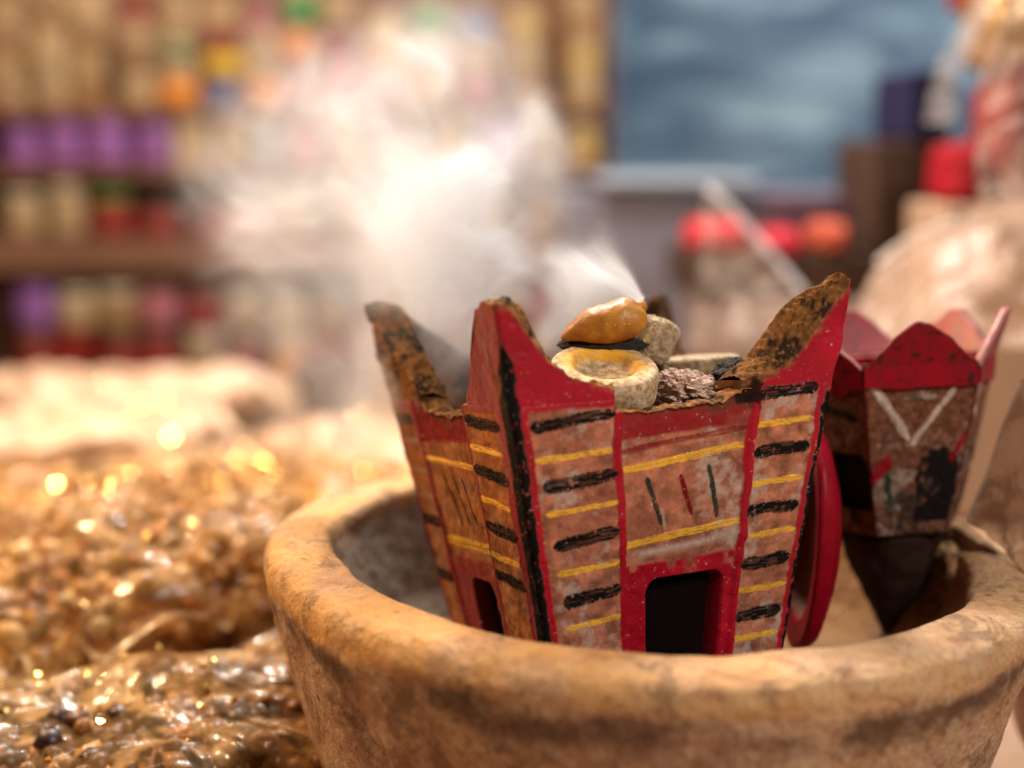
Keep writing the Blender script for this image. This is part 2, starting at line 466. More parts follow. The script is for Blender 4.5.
        thk = TH + (0.001 if cidx == 1 else 0.0005) * ss(0.3, 0.05, np.abs(q))
        if cidx == 3: thk = thk * (0.55 + 0.45 * ss(0.0, 0.09, np.abs(q)))
        rows = []; cols = []; fins = []
        kk = lambda qq: (cidx if qq >= 0 else (cidx + 1) % 4, qq if qq >= 0 else 1 + qq)
        pos_side = q >= 0
        for part, cnt in (('outer', m), ('top', mt), ('inner', m)):
            tt = np.linspace(0, 1, cnt)
            Pp = np.zeros((n, cnt, 3)); Cc = np.zeros((n, cnt, 3)); Ff = np.zeros((n, cnt, 3))
            for side, k in ((pos_side, cidx), (~pos_side, (cidx + 1) % 4)):
                U = np.where(q[side] >= 0, q[side], 1 + q[side])[:, None] * np.ones(cnt)
                hs = h[side][:, None]; hi = hin[side][:, None]; tk = thk[side][:, None]
                if part == 'outer':
                    v = 1.045 + (hs - 1.045) * tt[None, :]
                    if raw_all:
                        pp = wall_pos(k, U, v, 0 * U)
                        c, a1, a2 = raw_colour(pp, 51 + cidx); c = c * 0.75
                        dd = (fbm(pp[..., 0] * 380, pp[..., 1] * 380, pp[..., 2] * 380, 9, 4, 0.65) - 0.5) * 0.0030 * ss(0.0, 0.15, v - 1.045)
                        pp = wall_pos(k, U, v, dd)
                        f = np.stack([np.full_like(U, 0.92), 0 * U, 0 * U], -1)
                    else:
                        c, f, rel = paint_face(k, U, v)
                        rel = rel * ss(0.0, 0.02, hs - v) 
                        pp = wall_pos(k, U, v, -rel)
                        edge = ss(0.045, 0.012, hs - v + (0.03 if cidx == 0 else 0) + (fbm(pp[..., 0] * 400, pp[..., 1] * 400, pp[..., 2] * 400, 6, 3) - 0.5) * 0.07)
                        edge = np.maximum(edge, ss(1.43, 1.49, v + (fbm(pp[..., 0] * 200, pp[..., 1] * 200, pp[..., 2] * 200, 8, 3) - 0.5) * 0.1))
                        wear = 0.75 * ss(0.52, 0.66, fbm(pp[..., 0] * 130, pp[..., 1] * 130, pp[..., 2] * 90, 4, 4)) if k == 1 else 0 * v
                        rc, a1, a2 = raw_colour(pp, 51 + cidx)
                        mm = np.clip(np.maximum(edge * 0.85, wear), 0, 1)
                        c = c * (1 - mm[..., None]) + (rc * 0.6 + np.array((0.10, 0.03, 0.02))) * mm[..., None]
                        f[..., 0] = np.maximum(f[..., 0], mm * 0.8); f[..., 2] *= 1 - mm
                elif part == 'top':
                    a = tt[None, :] * np.ones_like(U)
                    v = hs * (1 - a) + hi * a + 0.022 * np.sin(math.pi * a)
                    pp = wall_pos(k, U, v, tk * np.clip(a, 0.02, 1))
                else:
                    v = hi + (1.0 - hi) * tt[None, :]
                    pp = wall_pos(k, U, v, tk + 0 * U)
                if part != 'outer':
                    c, a1, a2 = raw_colour(pp, 51 + cidx)
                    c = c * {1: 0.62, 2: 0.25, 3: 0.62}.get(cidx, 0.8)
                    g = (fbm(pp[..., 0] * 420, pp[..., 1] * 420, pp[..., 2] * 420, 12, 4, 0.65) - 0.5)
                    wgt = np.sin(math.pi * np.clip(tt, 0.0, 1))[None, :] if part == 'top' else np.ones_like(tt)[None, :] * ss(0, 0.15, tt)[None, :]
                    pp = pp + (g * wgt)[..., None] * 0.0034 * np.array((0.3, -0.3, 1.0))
                    f = np.stack([np.full_like(U, 0.93), 0 * U, 0 * U], -1)
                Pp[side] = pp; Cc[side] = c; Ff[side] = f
            rows.append(Pp); cols.append(Cc); fins.append(Ff)
        Pp = np.concatenate(rows, 1); Cc = np.concatenate(cols, 1); Ff = np.concatenate(fins, 1)
        nn = Pp.shape[1]
        qd = grid_quads(n, nn)
        # end caps: join outer row i to the inner row with the same height
        caps = []
        for iu, flip in ((0, False), (n - 1, True)):
            for i in range(m - 1):
                a, b2 = iu * nn + i, iu * nn + i + 1
                c2, d2 = iu * nn + nn - 2 - i, iu * nn + nn - 1 - i
                caps.append((a, b2, c2, d2) if not flip else (d2, c2, b2, a))
        qd = np.concatenate([qd, np.array(caps)])
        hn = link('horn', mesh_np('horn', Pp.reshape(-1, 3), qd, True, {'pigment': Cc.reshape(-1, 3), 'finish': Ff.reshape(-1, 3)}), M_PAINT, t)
        hn['label'] = {0: 'red horn with a black corner stripe and a brown tip', 1: 'bare crumbly brown horn without paint',
                       2: 'sooty dark horn at the far corner', 3: 'red horn with a raw brown crumbly slope'}[cidx]
    # ---- ash bed inside
    n = 90
    a = np.linspace(-1, 1, n); X, Y = np.meshgrid(a, a, indexing='ij')
    wv = B0 + (B1 - B0) * 0.80 - TH * 0.9
    Z = (0.80 - VB) * BH + (fbm(X * 9, Y * 9, 0, 3, 5) - 0.5) * 0.009 + 0.004 * (1 - X ** 2) * (1 - Y ** 2)
    tb = NT('ash'); ob = tb.obj()
    cc = tb.ramp(tb.noise(ob, 240, 6, 0.7), [(0.3, (0.03, 0.02, 0.017)), (0.5, (0.16, 0.10, 0.075)), (0.7, (0.42, 0.34, 0.27))])
    link('ash_bed', mesh_np('ash_bed', np.stack([X * wv, Y * wv, Z], -1), grid_quads(n, n)), tb.done(tb.bsdf(color=cc, rough=0.95, normal=tb.bump(tb.noise(ob, 700, 4), 0.8, 0.001))), t)
    return t

R_B = Euler((-0.1295, -0.0089, 0.4044), 'XYZ').to_matrix()
C_B = Vector((0.0315, 0.44, -0.1419 + 0.23))
burner = build_burner()
burner.location = C_B + R_B @ Vector((0, 0, VB * BH))
burner.rotation_euler = (-0.1295, -0.0089, 0.4044)
tag(burner, 'square clay incense burner painted red with gold and black strokes, standing in the bowl', 'incense burner', 'painted clay incense burners')

def in_burner(x, y, v):
    return burner.location + R_B @ Vector((x, y, (v - VB) * BH))

# ------------------------------------------------------------------ the clay bowl
def build_bowl():
    prof = [(0.0001, -0.058), (0.05, -0.058), (0.078, -0.052), (0.091, -0.036), (0.0985, -0.015), (0.1018, -0.006), (0.1024, -0.0012), (0.1038, 0.0006), (0.108, 0.0013), (0.114, 0.0012),
            (0.1200, 0.0004), (0.1230, -0.0016), (0.1245, -0.0055), (0.1232, -0.0135), (0.1202, -0.025), (0.1135, -0.05), (0.1055, -0.078), (0.097, -0.1035), (0.09, -0.105), (0.0001, -0.105)]
    pr = resample(prof, 480)
    n = 620
    v, q = lathe(pr, n)
    th = np.arctan2(v[:, 1], v[:, 0]); r = np.hypot(v[:, 0], v[:, 1]); z = v[:, 2]
    cx, cy = np.cos(th), np.sin(th)
    big = fbm(cx * 2.2 + 3, cy * 2.2, z * 9, 5, 3) - 0.5
    med = fbm(v[:, 0] * 60, v[:, 1] * 60, z * 60, 8, 4) - 0.5
    fin = fbm(v[:, 0] * 260, v[:, 1] * 260, z * 260, 13, 4) - 0.5
    dr = big * 0.0035 + med * 0.0022 + fin * 0.0012
    up = ss(-0.06, 0.0, z)
    dz = up * ((fbm(cx * 3, cy * 3, 1, 18, 4) - 0.5) * 0.003 + med * 0.0012 + fin * 0.0006)
    # a chipped lip on the right
    chip = ss(-0.04, 0.0, th + 0.06 * fin) * ss(0.40, 0.33, th + 0.06 * fin) * ss(-0.03, -0.008, z) * ss(0.1155, 0.111, r + 0.012 * med)
    dr = dr + chip * 0.004 * (1.0 + 2 * fin); dz = dz - chip * 0.007 * (1 + 2 * med)
    k = ss(0.02, 0.06, r)
    v[:, 0] += cx * dr * k; v[:, 1] += cy * dr * k; v[:, 2] += dz * k
    # tilt of the rim only
    tilt = 0.037 * v[:, 0] * ss(-0.105, -0.01, z)
    v[:, 2] -= tilt
    t = NT('worn_clay'); o = t.obj()
    s = t.sep(o); x, y, zz = s[0], s[1], s[2]
    n1 = t.noise(o, 22, 6, 0.62, 0.4); n2 = t.noise(o, 90, 6, 0.6); n3 = t.noise(o, 420, 5, 0.65)
    base = t.ramp(n1, [(0.31, (0.17, 0.08, 0.04)), (0.43, (0.38, 0.215, 0.13)), (0.57, (0.54, 0.33, 0.19)), (0.70, (0.33, 0.165, 0.085))])
    base = t.mix(t.mapr(n2, 0.44, 0.64, 0.0, 0.6), base, (0.60, 0.42, 0.28))
    base = t.mix(t.mapr(n3, 0.52, 0.68, 0.0, 0.65), base, t.mix(1.0, base, (0.42, 0.34, 0.28), 'MULTIPLY'))
    # orange lip with warm light from the left put in, darker handled line below
    rr = t.math('SQRT', t.math('ADD', t.math('MULTIPLY', x, x), t.math('MULTIPLY', y, y)))
    zt = t.math('ADD', zz, t.math('MULTIPLY', x, 0.037))
    wv = t.math('ADD', zt, t.math('MULTIPLY', t.math('SUBTRACT', t.noise(o, 30, 5, 0.65), 0.5), 0.016))
    slip_glow = t.math('MULTIPLY', t.mapr(wv, -0.0125, -0.0065, 0.0, 1.0), t.mapr(rr, 0.096, 0.111, 0.35, 1.0))
    slip_glow = t.math('MULTIPLY', slip_glow, t.mapr(t.noise(o, 34, 5, 0.65), 0.36, 0.60, 0.25, 1.0))
    slip_glow = t.math('MULTIPLY', slip_glow, t.mapr(x, -0.08, 0.06, 1.0, 0.45))  # stronger on the left, as the warm light falls there
    base = t.mix(t.math('MULTIPLY', slip_glow, 0.75), base, t.mix(n2, (0.72, 0.32, 0.05), (0.80, 0.48, 0.18)))
    line = t.math('MULTIPLY', t.mapr(wv, -0.0235, -0.015, 0.0, 1.0), t.mapr(wv, -0.0125, -0.008, 1.0, 0.0))
    line = t.math('MULTIPLY', line, t.mapr(t.noise(o, 26, 5, 0.6), 0.42, 0.56, 0.0, 0.85))
    line = t.math('MULTIPLY', line, t.mapr(rr, 0.109, 0.115, 0.0, 1.0))
    base = t.mix(line, base, (0.085, 0.035, 0.016))
    grime = t.math('MULTIPLY', t.mapr(t.noise(o, 48, 6, 0.7, 0.8), 0.54, 0.63, 0.0, 0.55), t.mapr(rr, 0.098, 0.106, 0.3, 1.0))
    base = t.mix(grime, base, (0.12, 0.055, 0.025))
    # grey inside on the left, amber on the right
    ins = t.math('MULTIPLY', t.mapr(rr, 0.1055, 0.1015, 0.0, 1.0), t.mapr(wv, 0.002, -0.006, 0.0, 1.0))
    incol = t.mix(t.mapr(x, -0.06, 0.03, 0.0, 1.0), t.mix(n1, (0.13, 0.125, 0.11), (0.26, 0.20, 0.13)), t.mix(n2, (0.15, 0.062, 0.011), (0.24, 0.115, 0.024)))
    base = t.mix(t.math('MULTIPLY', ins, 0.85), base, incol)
    crk = t.math('ABSOLUTE', t.math('SUBTRACT', t.noise(o, 75, 6, 0.7, 0.5), 0.5))
    base = t.mix(t.math('MULTIPLY', t.mapr(crk, 0.0, 0.018, 0.55, 0.0), t.mapr(n1, 0.4, 0.6, 0.2, 1.0)), base, (0.05, 0.022, 0.01))
    spots = t.mapr(t.voro(o, 85), 0.10, 0.16, 1.0, 0.0)
    spots = t.math('MULTIPLY', spots, t.mapr(t.noise(o, 45, 3), 0.56, 0.64, 0.0, 1.0))
    base = t.mix(t.math('MULTIPLY', spots, 0.8), base, (0.06, 0.025, 0.012))
    h = t.math('ADD', t.math('MULTIPLY', n3, 0.6), n2)
    nrm = t.bump(h, 1.0, 0.0022)
    m = t.done(t.bsdf(color=base, rough=0.72, normal=nrm, spec=0.35))
    b = link('clay_bowl', mesh_np('clay_bowl', v, q), m)
    b.location = (0.0443, 0.4585, 0.1040); b.rotation_euler.x = 0.012
    return tag(b, 'large thick walled tan clay bowl with a worn orange rim, holding the burner', 'bowl')
bowl = build_bowl()

n_ = 120
a_ = np.linspace(0, 1, 40); th_ = np.linspace(0, 2 * np.pi, n_, endpoint=False)
T_, A_ = np.meshgrid(th_, a_, indexing='ij'); rr_ = A_ * 0.0885
xs_, ys_ = rr_ * np.cos(T_), rr_ * np.sin(T_)
zs_ = (fbm(xs_ * 40, ys_ * 40, 0, 3, 4) - 0.5) * 0.006
t = NT('amber_sand'); o = t.obj(); nn_ = t.noise(o, 700, 4, 0.7)
sand = link('sand', mesh_np('sand', np.stack([xs_, ys_, zs_], -1).reshape(-1, 3), grid_quads(n_, 40, closed_u=True)), t.done(t.bsdf(color=t.mix(nn_, (0.10, 0.045, 0.012), (0.26, 0.13, 0.04)), rough=0.9, normal=t.bump(nn_, 0.6, 0.001))))
sand.location = (0.0443, 0.4585, 0.0605)
tag(sand, 'amber brown sand in the bottom of the clay bowl', 'sand', kind='stuff')

# ------------------------------------------------------------------ things on top of the burner
def lump(name, rx, ry, rz, seed, amp, freq, n=64, m=40, power=1.0, flat=False):
    th = np.linspace(0, 2 * np.pi, n, endpoint=False); ph = np.linspace(0.001, np.pi - 0.001, m)
    T, Pp = np.meshgrid(th, ph, indexing='ij')
    d = np.stack([np.sin(Pp) * np.cos(T), np.sin(Pp) * np.sin(T), -np.cos(Pp)], -1)
    d = np.sign(d) * np.abs(d) ** power
    g = (fbm(d[..., 0] * freq, d[..., 1] * freq, d[..., 2] * freq, seed, 5) - 0.5) * amp * 2
    v = d * (1 + g)[..., None] * np.array((rx, ry, rz))
    return mesh_np(name, v.reshape(-1, 3), grid_quads(n, m, closed_u=True), not flat)

def mat_tablet(name, bright=1.0, yellow=True):
    t = NT(name); o = t.obj(); s = t.sep(o)
    n = t.noise(o, 420, 6, 0.7); n2 = t.noise(o, 120, 4)
    c = t.mix(t.mapr(n, 0.35, 0.66, 0, 1), (0.30 * bright, 0.19 * bright, 0.09 * bright), (0.72 * bright, 0.54 * bright, 0.34 * bright))
    if yellow:
        rr = t.math('SQRT', t.math('ADD', t.math('POWER', s[0], 2.0), t.math('POWER', s[1], 2.0)))
        m = t.math('MULTIPLY', t.mapr(t.math('ADD', rr, t.math('MULTIPLY', n2, 0.006)), 0.0135, 0.0175, 1, 0), t.mapr(s[2], 0.007, 0.0085, 0, 1))
        m2 = t.math('MULTIPLY', t.mapr(s[1], -0.009, 0.004, 0.35, 1.0), m)
        c = t.mix(t.math('MULTIPLY', m2, t.mapr(n2, 0.3, 0.6, 0.35, 1.0)), c, (0.90, 0.44, 0.02))
    pit = t.math('MULTIPLY', t.mapr(t.voro(o, 620), 0.12, 0.22, 1, 0), t.mapr(n2, 0.47, 0.6, 0, 1))
    c = t.mix(t.math('MULTIPLY', pit, 0.8), c, (0.08, 0.04, 0.02))
    return t.done(t.bsdf(color=c, rough=0.85, normal=t.bump(n, 0.7, 0.0007)))

def basis_on(p, nrm):
    return p

def place(o, px, py, Y, rot):
    o.location = W(px, py, Y); o.rotation_euler = rot; return o

# the round tablet with a hollow
r = PX(55, 0.414)
prof = resample([(0.0001, 0), (r * 0.94, 0), (r, 0.001), (r * 1.01, 0.0085), (r * 0.97, 0.0102), (r * 0.70, 0.0106), (r * 0.60, 0.0100), (r * 0.52, 0.0072), (r * 0.3, 0.0066), (0.0001, 0.0064)], 80)
v, q = lathe(prof, 120)
g = fbm(v[:, 0] * 300, v[:, 1] * 300, v[:, 2] * 300, 3, 4) - 0.5
v = v * (1 + 0.02 * g[:, None]); g2 = fbm(v[:, 0] * 900, v[:, 1] * 900, v[:, 2] * 900, 5, 3) - 0.5; v = v * (1 + 0.012 * g2[:, None])
tablet = link('incense_tablet', mesh_np('incense_tablet', v, q), mat_tablet('pale_tablet', 0.95))
TILT = (math.radians(16), math.radians(3), 0)
tablet.rotation_euler = TILT
tablet.location = W(602, 396, 0.4165)
tag(tablet, 'pale round incense tablet with a yellow dusted hollow, under the ochre resin drop', 'incense tablet')

# dark coal under the drop
coal = link('charcoal_piece', lump('charcoal_piece', PX(43, .428), PX(26, .428), PX(9, .428), 4, 0.20, 3.0, power=0.85), mat_simple('charcoal', (0.02, 0.014, 0.01), 0.9, 0.8, 300, bump=0.8))
coal.location = W(602, 344, 0.4315)
tag(coal, 'dark flat piece of charcoal squeezed under the ochre resin drop', 'charcoal')

# the ochre drop
n, m = 140, 90
s_ = np.linspace(0, 1, m); th = np.linspace(0, 2 * np.pi, n, endpoint=False)
rad = np.interp(s_, [0, .02, .08, .18, .32, .5, .66, .8, .9, .96, .99, 1], [0, .22, .36, .54, .80, .96, 1.0, .95, .78, .55, .28, 0.0])
k = np.ones(7) / 7
rad = np.convolve(np.pad(rad, 3, mode='edge'), k, 'valid'); rad[0] = 0; rad[-1] = 0
T, S = np.meshgrid(th, s_, indexing='ij'); Rr = np.broadcast_to(rad, T.shape)
Lb = PX(86, 0.424); Hb = PX(25, 0.424)
X = (S - 0.5) * Lb; Yy = Rr * np.cos(T) * Hb * 1.05; Zz = Rr * np.sin(T) * Hb * np.where(np.sin(T) < 0, 0.72, 1.08)
vv = np.stack([X, Yy, Zz], -1)
gg = fbm(vv[..., 0] * 90, vv[..., 1] * 90, vv[..., 2] * 90, 5, 3) - 0.5
cre = np.exp(-((T - 1.0) / 0.16) ** 2) * np.exp(-((S - 0.42) / 0.2) ** 2)
g3 = fbm(vv[..., 0] * 420, vv[..., 1] * 420, vv[..., 2] * 420, 5, 3) - 0.5
vv = vv * (1 + 0.30 * gg + 0.04 * g3)[..., None]; vv[..., 2] -= cre * 0.0011
vv[..., 2] += 0.0016 * ss(0.0, 0.5, S) - 0.0016 + 0.0006 * np.sin(S * 9)
t = NT('ochre_resin'); o = t.obj(); n1 = t.noise(o, 110, 4); nf = t.noise(o, 1300, 3)
c = t.mix(t.mapr(n1, 0.35, 0.65, 0, 1), (0.29, 0.095, 0.006), (0.48, 0.20, 0.013))
dust = t.math('MULTIPLY', t.mapr(nf, 0.62, 0.7, 0, 1), t.mapr(t.noise(o, 160, 3), 0.45, 0.6, 0, 1))
c = t.mix(t.math('MULTIPLY', dust, 0.7), c, (0.85, 0.6, 0.2))
M_OCHRE = t.done(t.bsdf(color=c, rough=0.5, coat=0.05, coat_rough=0.3, normal=t.bump(t.math('ADD', n1, t.math('MULTIPLY', nf, 0.12)), 0.35, 0.0012), sss=0.12, sss_scale=0.002))
drop = link('resin_drop', mesh_np('resin_drop', vv.reshape(-1, 3), grid_quads(n, m, closed_u=True)), M_OCHRE)
drop.location = W(602, 327, 0.428); drop.rotation_euler = (0, math.radians(-7), math.radians(6))
tag(drop, 'large glossy ochre drop of incense resin resting on the round tablet', 'incense resin')

bead = link('resin_bead', lump('resin_bead', PX(8.5, .436), PX(8, .436), PX(7, .436), 2, 0.08, 2.2), M_OCHRE)
bead.location = W(639, 306.5, 0.437)
tag(bead, 'tiny ochre resin bead smoking on top of the pale block', 'incense resin')

block = link('incense_block', lump('incense_block', PX(17, .440), PX(16, .440), PX(22, .440), 6, 0.09, 5.0, 120, 90, power=0.42), mat_tablet('block_tablet', 0.8, False))
block.location = W(656, 340, 0.440); block.rotation_euler = (0.2, 0.35, 0.5)
tag(block, 'upright pale crumbly incense block just right of the ochre resin drop', 'incense block')

v, q = lathe(resample([(0.0001, 0), (0.0118, 0), (0.0124, .001), (0.0124, 0.0055), (0.0119, 0.0064), (0.0001, 0.0066)], 50), 90)
g = fbm(v[:, 0] * 300, v[:, 1] * 300, v[:, 2] * 300, 8, 4) - 0.5
disc = link('incense_disc', mesh_np('incense_disc', v * (1 + 0.05 * g[:, None]), q), mat_tablet('flat_tablet', 0.75, False))
disc.location = W(703, 376, 0.452); disc.rotation_euler = (math.radians(-6), math.radians(-2), 0.3)
tag(disc, 'thin flat pale incense disc lying behind the crumbled brown lump', 'incense disc')

t = NT('crumbled_coal'); o = t.obj(); n1 = t.noise(o, 330, 6, 0.7)
c = t.ramp(n1, [(0.30, (0.04, 0.018, 0.013)), (0.38, (0.32, 0.18, 0.13)), (0.55, (0.66, 0.46, 0.36)), (0.75, (0.6, 0.45, 0.36))])
M_CRUMB = t.done(t.bsdf(color=c, rough=0.95, normal=t.bump(n1, 0.9, 0.0012)))
t = NT('burnt_coal'); o = t.obj(); n1 = t.noise(o, 330, 6, 0.7)
c = t.ramp(n1, [(0.4, (0.008, 0.006, 0.005)), (0.6, (0.04, 0.03, 0.025)), (0.75, (0.25, 0.2, 0.17))])
M_BURNT = t.done(t.bsdf(color=c, rough=0.9, normal=t.bump(n1, 0.9, 0.0012)))
cr = link('crumbled_lump', lump('crumbled_lump', PX(31, .425), PX(26, .425), PX(17, .425), 9, 0.34, 5.5, 160, 110, 0.85), M_CRUMB)
cr.location = W(685, 388, 0.420); cr.rotation_euler = (0, 0.12, 0.2)
tag(cr, 'crumbled pinkish brown lump of burnt resin behind the front wall of the burner', 'burnt resin')
bc = link('burnt_lump', lump('burnt_lump', PX(26, .43), PX(17, .43), PX(17, .43), 15, 0.34, 3.2, 110, 70, 0.85), M_BURNT)
bc.location = W(738, 377, 0.424); bc.rotation_euler = (0, -0.2, 0.4)
tag(bc, 'sooty black burnt lump against the right horn of the burner', 'charcoal')
bc2 = link('burnt_lump', lump('burnt_lump', PX(24, .42), PX(18, .42), PX(15, .42), 25, 0.34, 3.2, 90, 60, 0.85), M_CRUMB)
bc2.location = W(640, 405, 0.432)
tag(bc2, 'brown burnt lump between the round tablet and the front wall', 'burnt resin')

# ------------------------------------------------------------------ second burner, red crown
def build_second():
    t = empty('incense_burner', (0, 0, 0))
    NS = 6; R0, R1, H2 = 0.0232, 0.0388, 0.055      # six sided cup: radius at the bottom and under the crown
    ca, sa = math.cos(math.pi / NS), math.sin(math.pi / NS)
    def spin(x, y, k):
        a = -2 * math.pi * k / NS
        return x * math.cos(a) - y * math.sin(a), x * math.sin(a) + y * math.cos(a)
    def pos(k, U, v, inset):
        r = R0 + (R1 - R0) * v ** 0.8
        x = (2 * U - 1) * (r * sa); y = -(r * ca - inset)
        x, y = spin(x, y, k)
        return np.stack([x, y, v * H2 + 0 * x], -1)
    V, Q, CA, FA = [], [], [], []; off = 0
    n, m = 170, 210
    for k in range(NS):
        u = np.linspace(0, 1, n); vv = np.linspace(0, 1, m); U, v = np.meshgrid(u, vv, indexing='ij')
        seed = 200 + k * 17
        n1 = fbm(U * 5, v * 7, seed, seed, 5); n2 = fbm(U * 20, v * 28, seed, seed + 4, 5, 0.6)
        c = np.broadcast_to(np.array((0.17, 0.070, 0.040)), U.shape + (3,)) * (0.2 + 1.6 * n2)[..., None]
        c = lay(c, 0.75 * ss(0.50, 0.68, 0.6 * fbm(U * 4, v * 10, seed + 3, seed, 4) + 0.4 * n2) * ss(0.85, 0.35, v), CHALK * 0.75)
        c = lay(c, 0.85 * ss(0.52, 0.68, fbm(U * 6, v * 9, seed + 8, seed + 8, 5)) * ss(0.75, 0.25, v), CHAR * 3)
        rel = (n2 - 0.5) * 0.0010
        def put(mask, col):
            nonlocal c, rel
            c = lay(c, mask, col); rel = rel + mask * 0.0001
        WH = np.array((0.62, 0.52, 0.44))
        if k == 0:
            put(stroke(U, v, 0.02, 1.0, 0.40, 0.62, 0.034, 3, 1, 0.5), WH)
            put(stroke(U, v, 0.80, 0.90, 0.44, 0.58, 0.024, 5, 1, 0.5), WH)
            put(stroke(U, v, 0.0, 0.36, 0.22, 0.50, 0.045, 6, 1, 0.3), RED * 0.8)
            put(stroke(U, v, 0.17, 0.40, 0.22, 0.12, 0.03, 7, 1, 0.3), np.array((0.01, 0.045, 0.02)))
            arch = np.hypot((U - 0.74) * 0.8, np.maximum(v - 0.36, 0))
            put(ss(0.20, 0.18, arch + (n2 - 0.5) * 0.06) * (v > 0.08) * ss(0.30, 0.45, n1 + 0.1), CHAR)
            put(stroke(U, v, 0.86, 0.46, 0.99, 0.64, 0.03, 8, 1, 0.3), RED * 0.7)
        elif k == 1:
            put(stroke(U, v, 0.20, 0.84, 0.88, 0.74, 0.028, 13, 1, 0.3), np.array((0.008, 0.03, 0.015)))
            put(stroke(U, v, 0.12, 0.995, 0.04, 0.85, 0.03, 15, 1, 0.3), WH)
            arch = np.maximum(np.abs(U - 0.68) - 0.16, 0) ** 2 + np.maximum(v - 0.40, 0) ** 2
            door = ss(0.13, 0.10, np.sqrt(arch)) * (v > 0.16)
            put(door, CHAR); rel = rel - door * 0.003  # shaded inside of the opening put into the colour
        else:
            put(stroke(U, v, 0.22, 0.98, 0.20, 0.72, 0.03, 21 + k, 1, 0.4), WH)
            put(stroke(U, v, 0.55, 0.5, 0.9, 0.4, 0.03, 31 + k, 1, 0.4), CHAR)
        for e_ in (U, 1 - U):
            put(0.7 * ss(0.03, 0.012, e_ + (n2 - 0.5) * 0.03), RED * 0.25)
        V.append(pos(k, U, v, -rel).reshape(-1, 3)); CA.append(c.reshape(-1, 3))
        FA.append(np.stack([0.62 + 0.2 * n2, 0 * n2, 0 * n2], -1).reshape(-1, 3))
        Q.append(grid_quads(n, m, off=off)); off += n * m
    link('walls', mesh_np('walls', np.concatenate(V), np.concatenate(Q), True, {'pigment': np.concatenate(CA), 'finish': np.concatenate(FA)}), M_PAINT, t)
    # the jagged red crown: one pointed petal over each side
    per, mq = 60, 26
    PEAK = [0.0180, 0.0185, 0.0175, 0.0195, 0.0180, 0.0195]; WHERE = [0.44, 0.42, 0.5, 0.5, 0.5, 0.60]
    N = NS * per
    ring = np.zeros((N, 2 * mq, 3)); col = np.zeros((N, 2 * mq, 3)); fin = np.zeros((N, 2 * mq, 3))
    for i in range(N):
        k = i // per; U = (i % per) / per
        pk = WHERE[k]
        d = U / pk if U < pk else (1 - U) / (1 - pk)
        hgt = PEAK[k] * np.interp(d, [0, 0.08, 0.5, 0.88, 1], [0.12, 0.22, 0.68, 0.97, 1.0]) + 0.0012 * (vnoise(i * 0.21, 0, 3, 5) - 0.5)
        tt = np.linspace(0, 1, mq)
        drop = 0.003 + 0.004 * float(vnoise(i * 0.05, 1, 2, 6))
        zz = H2 - drop + (hgt + drop) * tt
        for side in (0, 1):
            z = zz if side == 0 else zz[::-1]
            up_ = np.maximum(z - H2, -0.008)
            r = R1 + 0.0007 + up_ * 0.10
            y = -(r * ca + np.maximum(up_ - 0.003, 0) * 0.34 - (0.0030 if side else 0))
            x = (2 * U - 1) * (r * sa - (0.0017 if side else 0)) * (1 - 0.10 * np.clip(up_ / 0.022, 0, 1))
            x, y = spin(x, y, k)
            ring[i, side * mq:(side + 1) * mq] = np.stack([x, y, z], -1)
        n2 = fbm(ring[i, :, 0] * 200, ring[i, :, 1] * 200, ring[i, :, 2] * 200, 4, 4)
        c = RED * (0.45 + 0.6 * n2)[:, None]
        c = lay(c, 0.8 * ss(0.64, 0.70, fbm(ring[i, :, 0] * 420, ring[i, :, 1] * 420, ring[i, :, 2] * 420, 14, 3)), CHAR)
        edge = np.zeros(2 * mq); edge[mq - 1:mq + 1] = 1; edge[mq] = 1
        c = lay(c, edge * 0.42 * (0.4 + 0.9 * n2), np.array((0.75, 0.5, 0.42)))
        col[i] = c; fin[i] = np.stack([0.42 + 0.2 * n2, 0 * n2, 0.15 + 0 * n2], -1)
    qd = grid_quads(N, 2 * mq, closed_u=True)
    lastr = np.array([(i * 2 * mq + 2 * mq - 1, ((i + 1) % N) * 2 * mq + 2 * mq - 1, ((i + 1) % N) * 2 * mq, i * 2 * mq) for i in range(N)])
    link('crown', mesh_np('crown', ring.reshape(-1, 3), np.concatenate([qd, lastr]), True, {'pigment': col.reshape(-1, 3), 'finish': fin.reshape(-1, 3)}), M_PAINT, t)
    # added dark wedge standing in for the shadow on the bowl's inner wall
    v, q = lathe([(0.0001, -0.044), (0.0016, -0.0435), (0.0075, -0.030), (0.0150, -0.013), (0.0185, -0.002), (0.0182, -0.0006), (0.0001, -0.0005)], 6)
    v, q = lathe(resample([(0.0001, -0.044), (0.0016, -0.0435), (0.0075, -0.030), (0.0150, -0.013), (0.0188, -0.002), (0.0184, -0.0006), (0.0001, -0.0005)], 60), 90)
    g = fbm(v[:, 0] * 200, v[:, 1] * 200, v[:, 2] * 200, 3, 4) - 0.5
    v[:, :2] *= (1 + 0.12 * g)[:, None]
    link('shadow_wedge', mesh_np('shadow_wedge', v, q), mat_simple('dark_foot_clay', (0.030, 0.012, 0.008), 0.85, 0.5, 150, bump=0.5, spec=0.15), t)  # added wedge, its dark colour stands in for the wall shadow
    v, q = lathe([(0.0001, -0.0002), (R0 * 0.86, -0.0002), (R0 * 0.86, 0.002), (0.0001, 0.002)], 36)
    link('base', mesh_np('base', v, q, False), bpy.data.materials['burner_base_clay'], t)
    v, q = lathe([(0.0001, H2 - 0.008), (R1 * 0.84, H2 - 0.008), (R1 * 0.84, H2 - 0.005), (0.0001, H2 - 0.004)], 36)
    link('filling', mesh_np('filling', v, q, False), bpy.data.materials['ash'], t)
    return t
b2 = build_second()
b2.location = W(890, 523, 0.486)
